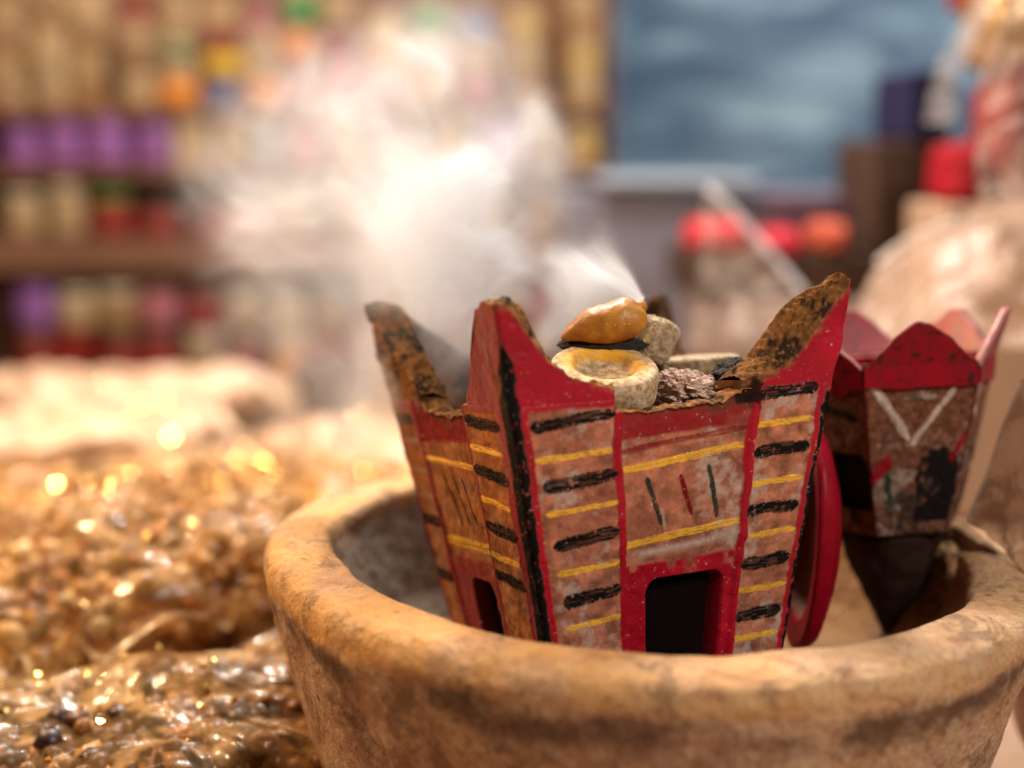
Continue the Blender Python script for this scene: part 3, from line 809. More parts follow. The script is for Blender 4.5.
b2.rotation_euler = (math.radians(-4), math.radians(-2.5), math.radians(5))
tag(b2, 'dirty brown six sided incense burner with a jagged red crown and white strokes', 'incense burner', 'painted clay incense burners')

# ------------------------------------------------------------------ red rimmed cup lying behind the burner
Rc = PX(118, 0.447)
prof = resample([(0.0001, -0.0085), (Rc * 0.6, -0.0085), (Rc * 0.96, -0.004), (Rc, 0.0), (Rc * 0.985, 0.0015), (Rc * 0.72, 0.0010), (Rc * 0.66, -0.0015), (Rc * 0.6, -0.005), (0.0001, -0.007)], 110)
v, q = lathe(prof, 150)
rr = np.hypot(v[:, 0], v[:, 1]); g = fbm(v[:, 0] * 90, v[:, 1] * 90, v[:, 2] * 90, 5, 4)
idx = np.tile(np.arange(110), 150); z = v[:, 2]
inner = (idx > 62) & (rr < Rc * 0.70)
c = np.where(inner[:, None], np.array((0.16, 0.055, 0.03)) * (0.5 + g)[:, None], RED * (0.45 + 0.5 * g)[:, None])
cup = link('clay_plate', mesh_np('clay_plate', v * (1 + 0.03 * (g - 0.5))[:, None], q, True, {'pigment': c, 'finish': np.tile((0.55, 0, 0.05), (len(v), 1))}), M_PAINT)
cup.location = W(803, 540, 0.452); cup.scale = (0.62, 1, 1)
ax = Vector((-0.975, -0.06, 0.05)).normalized()
cup.rotation_euler = ax.to_track_quat('Z', 'Y').to_euler()
tag(cup, 'round clay plate with a wide glossy red rim standing on edge behind the painted burner', 'plate')

v, q = lathe(resample([(0.0001, 0), (0.045, 0), (0.058, 0.02), (0.064, 0.055), (0.062, 0.078), (0.058, 0.084), (0.053, 0.078), (0.05, 0.05), (0.04, 0.012), (0.0001, 0.01)], 90), 120)
g = fbm(v[:, 0] * 70, v[:, 1] * 70, v[:, 2] * 70, 5, 4) - 0.5
pot2 = link('clay_pot', mesh_np('clay_pot', v * (1 + 0.05 * g[:, None]), q), mat_simple('plain_clay', (0.36, 0.20, 0.11), 0.8, 0.4, 40, bump=0.5))
p_ = W(1178, 700, 0.50); pot2.location = (p_.x, 0.50, 0.0)
tag(pot2, 'plain tan clay pot cut off at the lower right corner beside the bowl', 'pot')

# ------------------------------------------------------------------ smoke
def build_smoke():
    a0 = W(641, 301, 0.439); a1 = W(200, 165, 0.535)
    ax = (a1 - a0); L = ax.length; ax.normalize()
    view = Vector((0, math.cos(P), -math.sin(P)))
    up = view.cross(ax).normalized() * -1          # across the plume
    if up.z < 0: up = -up
    dep = ax.cross(up).normalized()
    M = Matrix((ax, up, dep)).transposed().to_4x4(); M.translation = a0
    KA, KB, MA, MB = 1.22, 0.28, 0.104, 0.034
    ns, nt = 90, 64
    s = np.linspace(0, 1, ns) ** 1.5; th = np.linspace(0, 2 * np.pi, nt, endpoint=False)
    T, S = np.meshgrid(th, s, indexing='ij')
    x = S * L * 1.18
    end = np.sqrt(np.clip(1 - ((S - 0.62) / 0.38).clip(0, 1) ** 2, 0, 1))
    A = np.minimum(0.0035 + KA * x, MA) * end; Bd = np.minimum(0.0030 + KB * x, MB) * end
    lum = 1 + 0.10 * (fbm(np.cos(T) * 2 + S * 5, np.sin(T) * 2, S * 4, 4, 3) - 0.5)
    v = np.stack([x - 0.002, A * lum * np.cos(T), Bd * lum * np.sin(T)], -1)
    q = grid_quads(nt, ns, closed_u=True)
    me = mesh_np('smoke', v.reshape(-1, 3), q)
    t = NT('smoke_volume'); o = t.obj()
    sx, sy, sz = t.sep(o)
    w1 = t.vmath('SUBTRACT', t.noise(o, 15, 0, 0.5, color=True), (0.5, 0.5, 0.5))
    w2 = t.vmath('SUBTRACT', t.noise(o, 48, 1, 0.5, color=True), (0.5, 0.5, 0.5))
    gro = t.mapr(sx, 0.0, 0.045, 0.05, 1.0)
    pw = t.vmath('ADD', o, t.vmath('SCALE', w1, scale=t.math('MULTIPLY', gro, 0.075)))
    pw = t.vmath('ADD', pw, t.vmath('SCALE', w2, scale=t.math('MULTIPLY', gro, 0.026)))
    wx, wy, wz = t.sep(pw)
    xp = t.math('MAXIMUM', wx, 0.0)
    Aw = t.math('MINIMUM', t.math('ADD', t.math('MULTIPLY', xp, KA * 0.80), 0.0018), MA * 0.80)
    Bw = t.math('MINIMUM', t.math('ADD', t.math('MULTIPLY', xp, KB * 0.85), 0.0018), MB * 0.85)
    ry = t.math('DIVIDE', wy, Aw); rz = t.math('DIVIDE', wz, Bw)
    r = t.math('SQRT', t.math('ADD', t.math('MULTIPLY', ry, ry), t.math('MULTIPLY', rz, rz)))
    body = t.math('EXPONENT', t.math('MULTIPLY', t.math('MULTIPLY', r, r), -2.0))
    # streaks that fan out from the bead, then billows further off
    fan = t.comb(t.math('MULTIPLY', wx, 22.0), t.math('MULTIPLY', ry, 2.6), t.math('MULTIPLY', rz, 1.2))
    st = t.mapr(t.noise(fan, 1.5, 3, 0.5), 0.34, 0.66, 0.0, 1.0)
    flow = t.vmath('MULTIPLY', pw, (0.55, 1.0, 1.0))
    bil = t.math('MULTIPLY', t.mapr(t.noise(flow, 46, 4, 0.58), 0.38, 0.65, 0.0, 1.0), t.mapr(t.noise(flow, 100, 3, 0.6), 0.38, 0.60, 0.25, 1.0))
    big = t.mapr(t.noise(o, 19, 0, 0.5), 0.36, 0.60, 0.22, 1.0)
    mixf = t.mapr(sx, 0.004, 0.04, 0.1, 0.88)
    tex = t.math('ADD', t.math('MULTIPLY', st, t.math('SUBTRACT', 1.0, mixf)), t.math('MULTIPLY', bil, mixf))
    tex = t.math('MULTIPLY', t.math('ADD', t.math('MULTIPLY', tex, 0.78), 0.22), t.math('ADD', t.math('MULTIPLY', big, mixf), t.math('SUBTRACT', 1.0, mixf)))
    fall = t.math('DIVIDE', 1.0, t.math('ADD', t.math('MULTIPLY', t.math('MAXIMUM', sx, 0.0), 17.0), 0.10))
    tail = t.mapr(wx, L * 0.22, L * 1.12, 1.0, 0.0)
    # fades out before it reaches its hull
    xm = t.math('MAXIMUM', sx, 0.0)
    Ah = t.math('MINIMUM', t.math('ADD', t.math('MULTIPLY', xm, KA), 0.0035), MA)
    Bh = t.math('MINIMUM', t.math('ADD', t.math('MULTIPLY', xm, KB), 0.0030), MB)
    e0 = t.math('MULTIPLY', t.math('SUBTRACT', sx, L * 1.18 * 0.62), 1 / (L * 1.18 * 0.38))
    e0 = t.math('MINIMUM', t.math('MAXIMUM', e0, 0.0), 0.999)
    en = t.math('SQRT', t.math('SUBTRACT', 1.0, t.math('MULTIPLY', e0, e0)))
    hy = t.math('DIVIDE', sy, t.math('MULTIPLY', Ah, en)); hz = t.math('DIVIDE', sz, t.math('MULTIPLY', Bh, en))
    rh = t.math('SQRT', t.math('ADD', t.math('MULTIPLY', hy, hy), t.math('MULTIPLY', hz, hz)))
    lim = t.mapr(rh, 0.97, 0.45, 0.0, 1.0)
    d = t.math('MULTIPLY', t.math('MULTIPLY', body, tex), t.math('MULTIPLY', fall, t.math('MULTIPLY', tail, lim)))
    d = t.math('MULTIPLY', d, SMOKE_D)
    vol = t.n('ShaderNodeVolumePrincipled')
    vol.inputs['Color'].default_value = (0.945, 0.97, 1.0, 1)
    vol.inputs['Anisotropy'].default_value = 0.45
    t.l(d, vol.inputs['Density'])
    t.l(vol.outputs[0], t.out.inputs['Volume'])
    t.m.cycles.volume_step_rate = 0.26
    ob = link('smoke', me, t.m)
    ob.matrix_world = M
    return tag(ob, 'white incense smoke drifting left from the tiny ochre bead', 'smoke', kind='stuff')
SMOKE_D = 400.0
smoke = build_smoke()

# ------------------------------------------------------------------ table and blurred stall
def plane_grid(name, x0, x1, y0, y1, z, nx, ny, fz=None):
    x = np.linspace(x0, x1, nx); y = np.linspace(y0, y1, ny); X, Y = np.meshgrid(x, y, indexing='ij')
    Z = np.full_like(X, z) if fz is None else z + fz(X, Y)
    return mesh_np(name, np.stack([X, Y, Z], -1).reshape(-1, 3), grid_quads(nx, ny))

t = NT('pale_cloth'); o = t.obj()
c = t.mix(t.noise(o, 9, 5), (0.30, 0.175, 0.10), (0.47, 0.31, 0.20))
table = link('table', plane_grid('table', -1.6, 1.6, -0.3, 1.52, 0.0, 160, 110, lambda X, Y: 0.006 * (fbm(X * 9, Y * 9, 0, 3, 3) - 0.5)), t.done(t.bsdf(color=c, rough=0.6, normal=t.bump(t.noise(o, 60, 4), 0.4, 0.004))))
so = table.modifiers.new('thick', 'SOLIDIFY'); so.thickness = 0.03; so.offset = -1
tag(table, 'long market table with a pale peach cover under everything', 'table')

# crumpled bags
def bag_mesh(name, lx, ly, lz, seed, crease=0.10, n=300, m=90):
    """pillow bag: puffed top, crimped wavy rim that stands off the table, folds running in from the rim"""
    th = np.linspace(0, 2 * np.pi, n, endpoint=False)
    def ridge(x, y, z, sd, o=2): return 1 - np.abs(2 * fbm(x, y, z, sd, o) - 1) * 2.4
    cx, sx_ = np.cos(th), np.sin(th)
    ox = np.sign(cx) * np.abs(cx) ** 0.55; oy = np.sign(sx_) * np.abs(sx_) ** 0.55
    out = 1 + 0.10 * (fbm(cx * 3, sx_ * 3, 0, seed, 3) - 0.5)
    wr = ridge(cx * 5.5 + 9, sx_ * 5.5, 1, seed + 2, 3)
    rows = []
    rg = np.random.default_rng(seed)
    fl = [(rg.uniform(0, math.pi), rg.uniform(10, 24) if k_ < 4 else rg.uniform(40, 80), rg.uniform(0, 1), 1.0 if k_ < 4 else 0.16) for k_ in range(8)]
    def folds(x, y):
        r_ = 0
        for a_, f_, b_, w_ in fl:
            d_ = (x * math.cos(a_) + y * math.sin(a_)) * f_ + b_ + 0.5 * fbm(x * 16, y * 16, a_, seed, 2)
            t_ = np.abs((d_ % 1) * 2 - 1)
            r_ = r_ + w_ * (t_ * fbm(x * 30 + 5 * a_, y * 30, f_, seed + 1, 2) * 2 - 0.5)
        return r_
    for side, rr in ((1, np.linspace(0.002, 1, m)), (-1, np.linspace(1, 0.002, m // 3)[1:])):
        R_, I = np.meshgrid(rr, np.arange(n), indexing='ij'); R_ = R_.T
        x = ox[:, None] * R_ * out[:, None] * lx / 2 * (1 - 0.05 * wr[:, None] * R_ ** 2)
        y = oy[:, None] * R_ * out[:, None] * ly / 2 * (1 - 0.05 * wr[:, None] * R_ ** 2)
        body = np.clip(1 - (R_ / 0.93) ** 2.4, 0, 1) ** 0.75
        rim = lz * (0.34 + 0.5 * (fbm(cx * 2.2, sx_ * 2.2, 3, seed + 5, 2) - 0.5))[:, None] * R_ ** 2
        wave = wr[:, None] * 0.20 * lz * R_ ** 3
        if side > 0:
            cr = folds(x, y) * 0.62
            z = lz * 0.72 * body + rim + wave + cr * crease * lz * (1 - R_ ** 8)
            z = z + 0.0016 * (fbm(x * 130, y * 130, 0, seed + 4, 3) - 0.5)
        else:
            z = -lz * 0.34 * body * 0.9 + rim + wave - 0.0006
        rows.append(np.stack([x, y, z + lz * 0.30], -1))
    v = np.concatenate(rows, 1)
    return mesh_np(name, v.reshape(-1, 3), grid_quads(n, v.shape[1], closed_u=True, flip=True))

def mat_bag(name, dark, midc, light, lump_scale=70, tint=(1.0, 0.72, 0.36), rough=0.17, soft=1.0):
    t = NT(name); o = t.obj()
    big = t.noise(o, 17, 3, 0.6, 0.6); lm = t.noise(o, lump_scale, 3, 0.5, 0.3)
    c = t.ramp(t.math('ADD', t.math('MULTIPLY', big, 0.55), t.math('MULTIPLY', lm, 0.45)), [(0.38, dark), (0.50, midc), (0.64, light)])
    cr = t.math('ABSOLUTE', t.math('SUBTRACT', t.noise(o, 26, 3, 0.5, 0.5), 0.5))
    nb = t.bump(lm, 0.16 * soft, 0.003)
    b = t.bsdf(color=c, rough=0.42, normal=nb, spec=0.3, coat=0.32 * soft, coat_rough=rough * 0.6, coat_normal=t.bump(cr, 0.25 * soft, 0.006))
    b.inputs['Specular Tint'].default_value = (*tint, 1)
    return t.done(b)

t = NT('shiny_seal'); o = t.obj(); cz_ = t.math('ABSOLUTE', t.math('SUBTRACT', t.noise(o, 60, 3, 0.5), 0.5))
b_ = t.bsdf(color=(0.62, 0.40, 0.18), rough=0.3, spec=0.6, coat=0.5, coat_rough=0.08, normal=t.bump(cz_, 0.5, 0.004))
tr_ = t.n('ShaderNodeBsdfTransparent'); mx_ = t.n('ShaderNodeMixShader'); mx_.inputs[0].default_value = 0.62; t.l(tr_.outputs[0], mx_.inputs[1]); t.l(b_.outputs[0], mx_.inputs[2]); M_SEAL = t.done(mx_.outputs[0])
M_AMBER = mat_bag('amber_resin_bag', (0.05, 0.016, 0.005), (0.32, 0.12, 0.022), (0.62, 0.32, 0.09))
M_DARKR = mat_bag('dark_resin_bag', (0.012, 0.005, 0.002), (0.13, 0.045, 0.010), (0.42, 0.20, 0.07), 95)
M_GOLDB = mat_bag('golden_bag', (0.10, 0.035, 0.008), (0.38, 0.17, 0.04), (0.58, 0.34, 0.14), 60)
M_PEACH = mat_bag('peach_bag', (0.32, 0.18, 0.10), (0.55, 0.38, 0.25), (0.68, 0.52, 0.38), 40, (1.0, 0.86, 0.72), 0.32, 0.5)

def mat_grains():
    t = NT('resin_grains'); o = t.obj()
    a = t.n('ShaderNodeAttribute', attribute_name='pigment').outputs['Color']
    n = t.noise(o, 300, 3)
    c = t.mix(t.mapr(n, 0.35, 0.7, 0, 0.6), a, t.mix(1.0, a, (1.5, 1.5, 1.6), 'MULTIPLY'))
    return t.done(t.bsdf(color=c, rough=0.40, spec=0.5, normal=t.bump(n, 0.2, 0.001)))
M_GRAIN = mat_grains()
t = NT('bag_film'); o = t.obj()
cr_ = t.math('ABSOLUTE', t.math('SUBTRACT', t.noise(o, 19, 4, 0.5, 0.6), 0.5))
nb_ = t.bump(cr_, 0.25, 0.008)
g_ = t.bsdf(color=(0.58, 0.32, 0.10), rough=0.34, spec=0.6, coat=1.0, coat_rough=0.08, normal=nb_, coat_normal=nb_)
tr_ = t.n('ShaderNodeBsdfTransparent'); tr_.inputs[0].default_value = (0.98, 0.95, 0.90, 1)
mx_ = t.n('ShaderNodeMixShader'); t.put(mx_.inputs[0], t.mapr(cr_, 0.0, 0.055, 0.52, 0.12)); t.l(tr_.outputs[0], mx_.inputs[1]); t.l(g_.outputs[0], mx_.inputs[2])
M_BAGFILM = t.done(mx_.outputs[0])
_phi = (1 + 5 ** 0.5) / 2
ICO_V = np.array([(-1, _phi, 0), (1, _phi, 0), (-1, -_phi, 0), (1, -_phi, 0), (0, -1, _phi), (0, 1, _phi), (0, -1, -_phi), (0, 1, -_phi), (_phi, 0, -1), (_phi, 0, 1), (-_phi, 0, -1), (-_phi, 0, 1)]) / 1.9
ICO_F = np.array([(0, 11, 5), (0, 5, 1), (0, 1, 7), (0, 7, 10), (0, 10, 11), (1, 5, 9), (5, 11, 4), (11, 10, 2), (10, 7, 6), (7, 1, 8), (3, 9, 4), (3, 4, 2), (3, 2, 6), (3, 6, 8), (3, 8, 9), (4, 9, 5), (2, 4, 11), (6, 2, 10), (8, 6, 7), (9, 8, 1)])
def grains(parent, lx, ly, lz, seed, tones, size):
    rg = np.random.default_rng(seed + 100)
    vs, fs, cs = [], [], []
    step = size * 1.45
    k = 0
    for layer in (0, 1):
        for x in np.arange(-lx * 0.47, lx * 0.47, step):
            for y in np.arange(-ly * 0.47, ly * 0.47, step):
                xx = x + rg.uniform(-.5, .5) * step; yy = y + rg.uniform(-.5, .5) * step
                rr = ((abs(xx) / (lx * 0.47)) ** 3 + (abs(yy) / (ly * 0.47)) ** 3) ** (1 / 3)
                if rr > 1: continue
                body = max(0, 1 - rr ** 2.4) ** 0.75
                z = lz * (0.30 + 0.66 * body + 0.20 * rr ** 2) - layer * size * 0.7 + rg.uniform(-.3, .2) * size
                r = size * rg.uniform(0.45, 1.0)
                v = ICO_V * (1 + rg.uniform(-.32, .32, (12, 1))) * r * rg.uniform(0.7, 1.2, (1, 3))
                a = rg.uniform(0, 6.28, 3); R = np.array(Euler(a).to_matrix())
                vs.append(v @ R.T + (xx, yy, z)); fs.append(ICO_F + 12 * k); k += 1
                cc = np.array(tones[rg.integers(len(tones))]) * rg.uniform(0.4, 1.0) * (0.45 + 0.9 * float(fbm(xx * 28, yy * 28, 0, seed, 2)))
                cs.append(np.repeat(cc[None], 12, 0))
    o = link('resin_grains', mesh_np('resin_grains', np.concatenate(vs), np.concatenate(fs), True, {'pigment': np.concatenate(cs)}), M_GRAIN, parent)
    o['kind'] = 'stuff'
    return o
T_DARK = [(0.12, 0.036, 0.006), (0.26, 0.085, 0.012), (0.04, 0.013, 0.004), (0.45, 0.19, 0.045), (0.06, 0.02, 0.006), (0.5, 0.26, 0.09)]
T_GOLD = [(0.66, 0.28, 0.04), (0.46, 0.16, 0.016), (0.75, 0.45, 0.15), (0.26, 0.08, 0.012), (0.66, 0.36, 0.11)]
T_AMB = [(0.45, 0.15, 0.02), (0.30, 0.09, 0.012), (0.60, 0.28, 0.06), (0.14, 0.04, 0.008)]
CONTENT = {}
def bag(px, py, Y, size, rot, mat, seed, label, crease=0.10, z=None, group='clear bags of incense piled on the left of the table'):
    p = W(px, py, Y)
    near = Y < 0.9
    me = bag_mesh('incense_bag', *size, seed, crease)
    o = link('incense_bag', me, M_BAGFILM if near else mat)
    if near:
        o.data.materials.append(M_SEAL)
        nn1 = 90 + 29 - 1
        iv_ = np.arange(len(me.polygons)) % nn1
        if len(me.polygons) == 300 * nn1:
            me.polygons.foreach_set('material_index', ((iv_ >= 82) & (iv_ <= 92)).astype(np.int32))
    o.location = (p.x, p.y, p.z if z is None else z); o.rotation_euler = rot
    if near:
        tones = {'dark_resin_bag': T_DARK, 'golden_bag': T_GOLD, 'amber_resin_bag': T_AMB}.get(mat.name, T_GOLD)
        v, q = lathe([(0.0001, 0.10), (0.30, 0.10), (0.45, 0.22), (0.46, 0.34), (0.40, 0.62), (0.25, 0.80), (0.0001, 0.86)], 40)
        v = v * np.array((size[0], size[1], size[2])) * 0.97
        link('packed_resin', mesh_np('packed_resin', v, q), mat_simple('packed_' + mat.name, tones[1], 0.6, 0.5, 90), o)
        grains(o, size[0] * 0.96, size[1] * 0.96, size[2] * 0.97, seed, tones, 0.0058 if Y < 0.7 else 0.0068)
    return tag(o, label, 'bag', group)

bag(150, 790, 0.462, (0.22, 0.125, 0.050), (0.05, -0.08, 0.20), M_DARKR, 3, 'clear bag of dark brown resin lumps at the bottom left edge', 0.16, z=0.0)
bag(128, 650, 0.580, (0.165, 0.105, 0.055), (0.30, -0.16, 0.36), M_GOLDB, 7, 'shiny golden bag lying above the dark resin bag on the left', 0.16, z=0.026)
bag(225, 640, 0.60, (0.12, 0.11, 0.075), (0.15, 0.10, -0.2), M_AMBER, 17, 'plump bag of orange amber resin tucked against the left side of the bowl', 0.16, z=0.0)
bag(0, 610, 0.62, (0.13, 0.10, 0.040), (0.10, 0.02, 0.35), M_DARKR, 23, 'dark brown bag added in the shadowy gap at the left edge', 0.16, z=0.0)  # added bag, its dark content standing in for shade between the bags
bag(110, 545, 0.77, (0.27, 0.13, 0.055), (0.12, 0, 0.15), M_GOLDB, 29, 'wide golden bag glittering in the middle of the left side', 0.16, z=0.0)
bag(300, 505, 0.80, (0.20, 0.12, 0.055), (0, 0, -0.1), M_PEACH, 31, 'pale glossy bag just behind the left rim of the bowl', 0.16, z=0.0)
bag(60, 470, 0.98, (0.24, 0.12, 0.055), (0, 0, 0.1), M_PEACH, 37, 'pale peach bag on the left with a dark crease, before the shelves', 0.16, z=0.0)
bag(240, 465, 0.93, (0.22, 0.11, 0.035), (0, 0, -0.2), M_PEACH, 41, 'pale peach bag in the middle of the table behind the bowl', 0.16, z=0.0)
bag(120, 425, 1.22, (0.30, 0.13, 0.045), (0, 0, 0.1), M_PEACH, 43, 'pale bag on the table nearest the bottom shelf', 0.16, z=0.0)
bag(370, 470, 0.95, (0.16, 0.12, 0.05), (0, 0, 0.4), M_PEACH, 47, 'white shiny bag behind the left horn of the burner', 0.16, z=0.0)

# golden specks added over the bags to stand in for glints on the film
def add_glints():
    vs, qs = [], []
    spots = []
    def add(px, py, Y, z, n, sx, sy):
        p = W(px, py, Y)
        for _ in range(n):
            spots.append((p.x + random.gauss(0, sx), p.y + random.gauss(0, sy), z + random.uniform(-0.006, 0.008)))
    add(90, 530, 0.76, 0.058, 210, 0.085, 0.045)
    add(230, 520, 0.78, 0.056, 220, 0.06, 0.04)
    add(90, 620, 0.59, 0.066, 110, 0.07, 0.04)
    add(90, 745, 0.47, 0.050, 60, 0.06, 0.025)
    add(215, 640, 0.56, 0.082, 20, 0.03, 0.02)
    add(150, 450, 1.0, 0.05, 150, 0.14, 0.07)
    add(300, 460, 0.95, 0.05, 90, 0.08, 0.06)
    bpy.context.view_layer.update(); dg = bpy.context.evaluated_depsgraph_get()
    for (x, y, z) in spots:
        hit, loc_, nor_, idx_, ob_, mat_ = scene.ray_cast(dg, Vector((x, y, 0.25)), Vector((0, 0, -1)))
        if not hit or ob_.name.startswith(('clay', 'incense_burner', 'red', 'dark')) or loc_.z > 0.12: continue
        z = loc_.z + 0.0009
        r = random.uniform(0.0007, 0.0017) * (1.5 if y > 0.88 else 1.0)
        e = Euler((random.gauss(0.55, 0.28), random.gauss(0.30, 0.28), random.gauss(0, 0.5))).to_matrix()
        k = len(vs)
        pts = [(-r, -r * .7, 0), (r, -r * .8, 0), (r * .8, r, 0), (-r * .9, r * .8, 0), (0, 0, r * 0.5)]
        for p in pts: vs.append(tuple(Vector((x, y, z)) + e @ Vector(p)))
        qs += [(k, k + 1, k + 4), (k + 1, k + 2, k + 4), (k + 2, k + 3, k + 4), (k + 3, k, k + 4), (k + 3, k + 2, k + 1), (k + 3, k + 1, k)]
    t = NT('glint_gold')
    m = t.done(t.bsdf(color=(0.95, 0.62, 0.2), rough=0.16, metal=1.0))
    o = link('glints', mesh_np('glints', np.array(vs), np.array(qs), False), m)
    return tag(o, 'tiny golden specks added as glints over the bags on the left', 'glints', kind='stuff')
add_glints()

# ---- shelves with jars
SY = 2.05
px = PX(1, SY)
M_WOOD = mat_simple('shelf_wood', (0.24, 0.105, 0.055), 0.6, 0.3, 14)
M_WOODD = mat_simple('shelf_back', (0.30, 0.16, 0.09), 0.7, 0.3, 10)
FLOOR = -0.85
shelf = empty('shelf_unit', (W(200, 395, SY).x, SY + 0.1, FLOOR))
tag(shelf, 'brown wooden shelf unit full of pots and boxes in the blurred left background', 'shelf')
xl, xr = W(-170, 300, SY).x, W(606, 300, SY).x
def board(name, pyt, pyb, depth=0.16, mat=M_WOOD):
    zt, zb = W(300, pyt, SY).z, W(300, pyb, SY).z
    b = rbox(name, xr - xl, depth, zt - zb, 0.002, mat, shelf)
    b.location = (-shelf.location.x + (xl + xr) / 2, depth / 2 - 0.1, zb - FLOOR)
    return zt
Z_A = board('shelf_board', 106, 117)
Z_B = board('shelf_board', 167, 178)
Z_C = board('shelf_board', 238, 272)
Z_D = board('shelf_board', 392, 402)
Z_T = board('shelf_board', -140, -128)
bp = rbox('back_panel', xr - xl, 0.012, W(300, -140, SY).z - FLOOR, 0.002, M_WOODD, shelf); bp.location = (-shelf.location.x + (xl + xr) / 2, 0.068, 0)
for xx in (xl - 0.0035, xr + 0.0035):
    sp = rbox('side_panel', 0.006, 0.176, W(300, -140, SY).z - FLOOR, 0.002, M_WOOD, shelf); sp.location = (xx - shelf.location.x, -0.012, 0)

pot_cache = {}
def mat_col(key, col, rough=0.4, coat=0.2):
    return pot_cache.setdefault(('m', key), mat_simple(key, col, rough, 0.18, 50, coat))
MC = dict(cream=mat_col('cream_glaze', (0.50, 0.32, 0.15)), tan=mat_col('tan_glaze', (0.34, 0.18, 0.07)), purple=mat_col('purple_label', (0.33, 0.12, 0.34)),
          orange=mat_col('orange_label', (0.85, 0.27, 0.01)), yellow=mat_col('yellow_label', (0.80, 0.48, 0.01)), green=mat_col('green_label', (0.04, 0.25, 0.03)),
          sage=mat_col('sage_label', (0.25, 0.30, 0.12)), red=mat_col('red_label', (0.30, 0.03, 0.02)), blue=mat_col('blue_label', (0.12, 0.15, 0.32)),
          grey=mat_col('grey_label', (0.25, 0.24, 0.26)), pink=mat_col('pink_label', (0.50, 0.15, 0.16)), gold=mat_col('gold_foil', (0.60, 0.38, 0.12)), lidc=mat_col('lid_cream', (0.66, 0.52, 0.33)),
          lidd=mat_col('lid_dark', (0.2, 0.09, 0.05)))
def pot(colname, lidname, w, h):
    key = (colname, lidname, round(w, 4), round(h, 4))
    if key not in pot_cache:
        r = w / 2; b = h * 0.78
        v, q = lathe(resample([(0.0001, 0), (r * .86, 0), (r * .95, h * .03), (r, h * .12), (r, b * .85), (r * .93, b * .95), (r * .84, b), (0.0001, b)], 30), 28)
        me = mesh_np('pot', v, q); me.materials.append(MC[colname])
        v, q = lathe(resample([(0.0001, b + .0004), (r * .9, b + .0004), (r * .93, b + h * .03), (r * .93, h * .95), (r * .88, h - .0006), (0.0001, h - .0005)], 22), 28)
        ml = mesh_np('lid', v, q); ml.materials.append(MC[lidname])
        pot_cache[key] = (me, ml)
    me, ml = pot_cache[key]
    o = bpy.data.objects.new('pot', me); COL.objects.link(o)
    l = bpy.data.objects.new('lid', ml); COL.objects.link(l); l.parent = o
    return o
ORD = ['first', 'second', 'third', 'fourth', 'fifth', 'sixth', 'seventh', 'eighth']
COLW = ['first', 'second', 'third', 'fourth', 'fifth', 'sixth', 'seventh', 'eighth', 'ninth', 'tenth', 'eleventh', 'twelfth', 'thirteenth', 'fourteenth']
NAMEC = dict(cream='cream', tan='tan', purple='purple', orange='bright orange', yellow='yellow', green='dark green', sage='sage green', red='dark red', blue='blue', grey='grey', pink='pink', gold='golden')
def stack(pxc, items, zt, ci, shelfname, w=35, group='pots stacked on the shelves'):
    z = zt + 0.0005
    for i, it in enumerate(items):
        c, hpx = it[0], it[1]; lid = it[2] if len(it) > 2 else 'lidc'
        ww = it[3] if len(it) > 3 else w
        ww = ww * random.choice((0.88, 0.95, 1.0, 1.05)); hpx = hpx * random.choice((0.9, 1.0, 1.0, 1.06))
        boxy = c in ('cream', 'tan', 'red', 'pink') and random.random() < 0.28
        if boxy:
            o = rbox('packet', PX(ww, SY) * random.uniform(0.85, 1.05), PX(ww, SY) * 0.8, PX(hpx, SY), 0.0015, MC[c])
        else:
            o = pot(c, lid, PX(ww, SY), PX(hpx, SY))
        noun = 'box' if boxy else 'pot'
        o.location = (W(pxc, 100, SY).x + random.uniform(-.0035, .0035), SY + 0.026 + random.uniform(0, .004), z); o.rotation_euler.z = random.uniform(-0.25, 0.25) if boxy else random.uniform(0, 6)
        z += PX(hpx, SY) + 0.0003
        if len(items) > 1:
            lab = f'{NAMEC[c]} {noun} {ORD[i]} from below in the {COLW[ci]} stack of the {shelfname} shelf' if i else f'{NAMEC[c]} {noun} under the {COLW[ci]} stack from the left, {shelfname} shelf'
        else:
            lab = f'{NAMEC[c]} {noun} standing {COLW[ci]} from the left on the {shelfname} shelf'
        tag(o, lab, noun, group)
A_cols = [
    (8, [('cream', 27), ('cream', 26), ('tan', 27), ('cream', 26)]),
    (49, [('cream', 27), ('cream', 27), ('cream', 26), ('tan', 26)]),
    (90, [('tan', 26), ('cream', 27), ('tan', 27), ('cream', 27)]),
    (134, [('cream', 27), ('tan', 26), ('cream', 27), ('red', 28, 'lidd')]),
    (176, [('orange', 34, 'lidc', 40), ('cream', 14), ('sage', 20), ('cream', 24), ('cream', 24)]),
    (220, [('blue', 28, 'lidd', 36), ('yellow', 32, 'lidd', 42), ('red', 20, 'lidd'), ('cream', 26)]),
    (260, [('orange', 30, 'lidc', 38), ('cream', 24), ('cream', 22), ('pink', 26, 'lidd')]),
    (298, [('red', 44, 'lidd'), ('orange', 34, 'lidd', 38), ('green', 36)]),
    (340, [('pink', 40, 'lidd'), ('red', 34, 'lidd'), ('cream', 34)]),
    (385, [('red', 34, 'lidd'), ('orange', 28), ('gold', 32)]),
    (430, [('cream', 34), ('tan', 30), ('green', 32)]),
    (475, [('pink', 34), ('cream', 30), ('blue', 30)]),
    (525, [('tan', 30), ('cream', 30), ('gold', 32)]),
    (582, [('cream', 29), ('gold', 30), ('tan', 28), ('cream', 28)]),
]
for i, (pc, items) in enumerate(A_cols): stack(pc, items, Z_A, i, 'top')
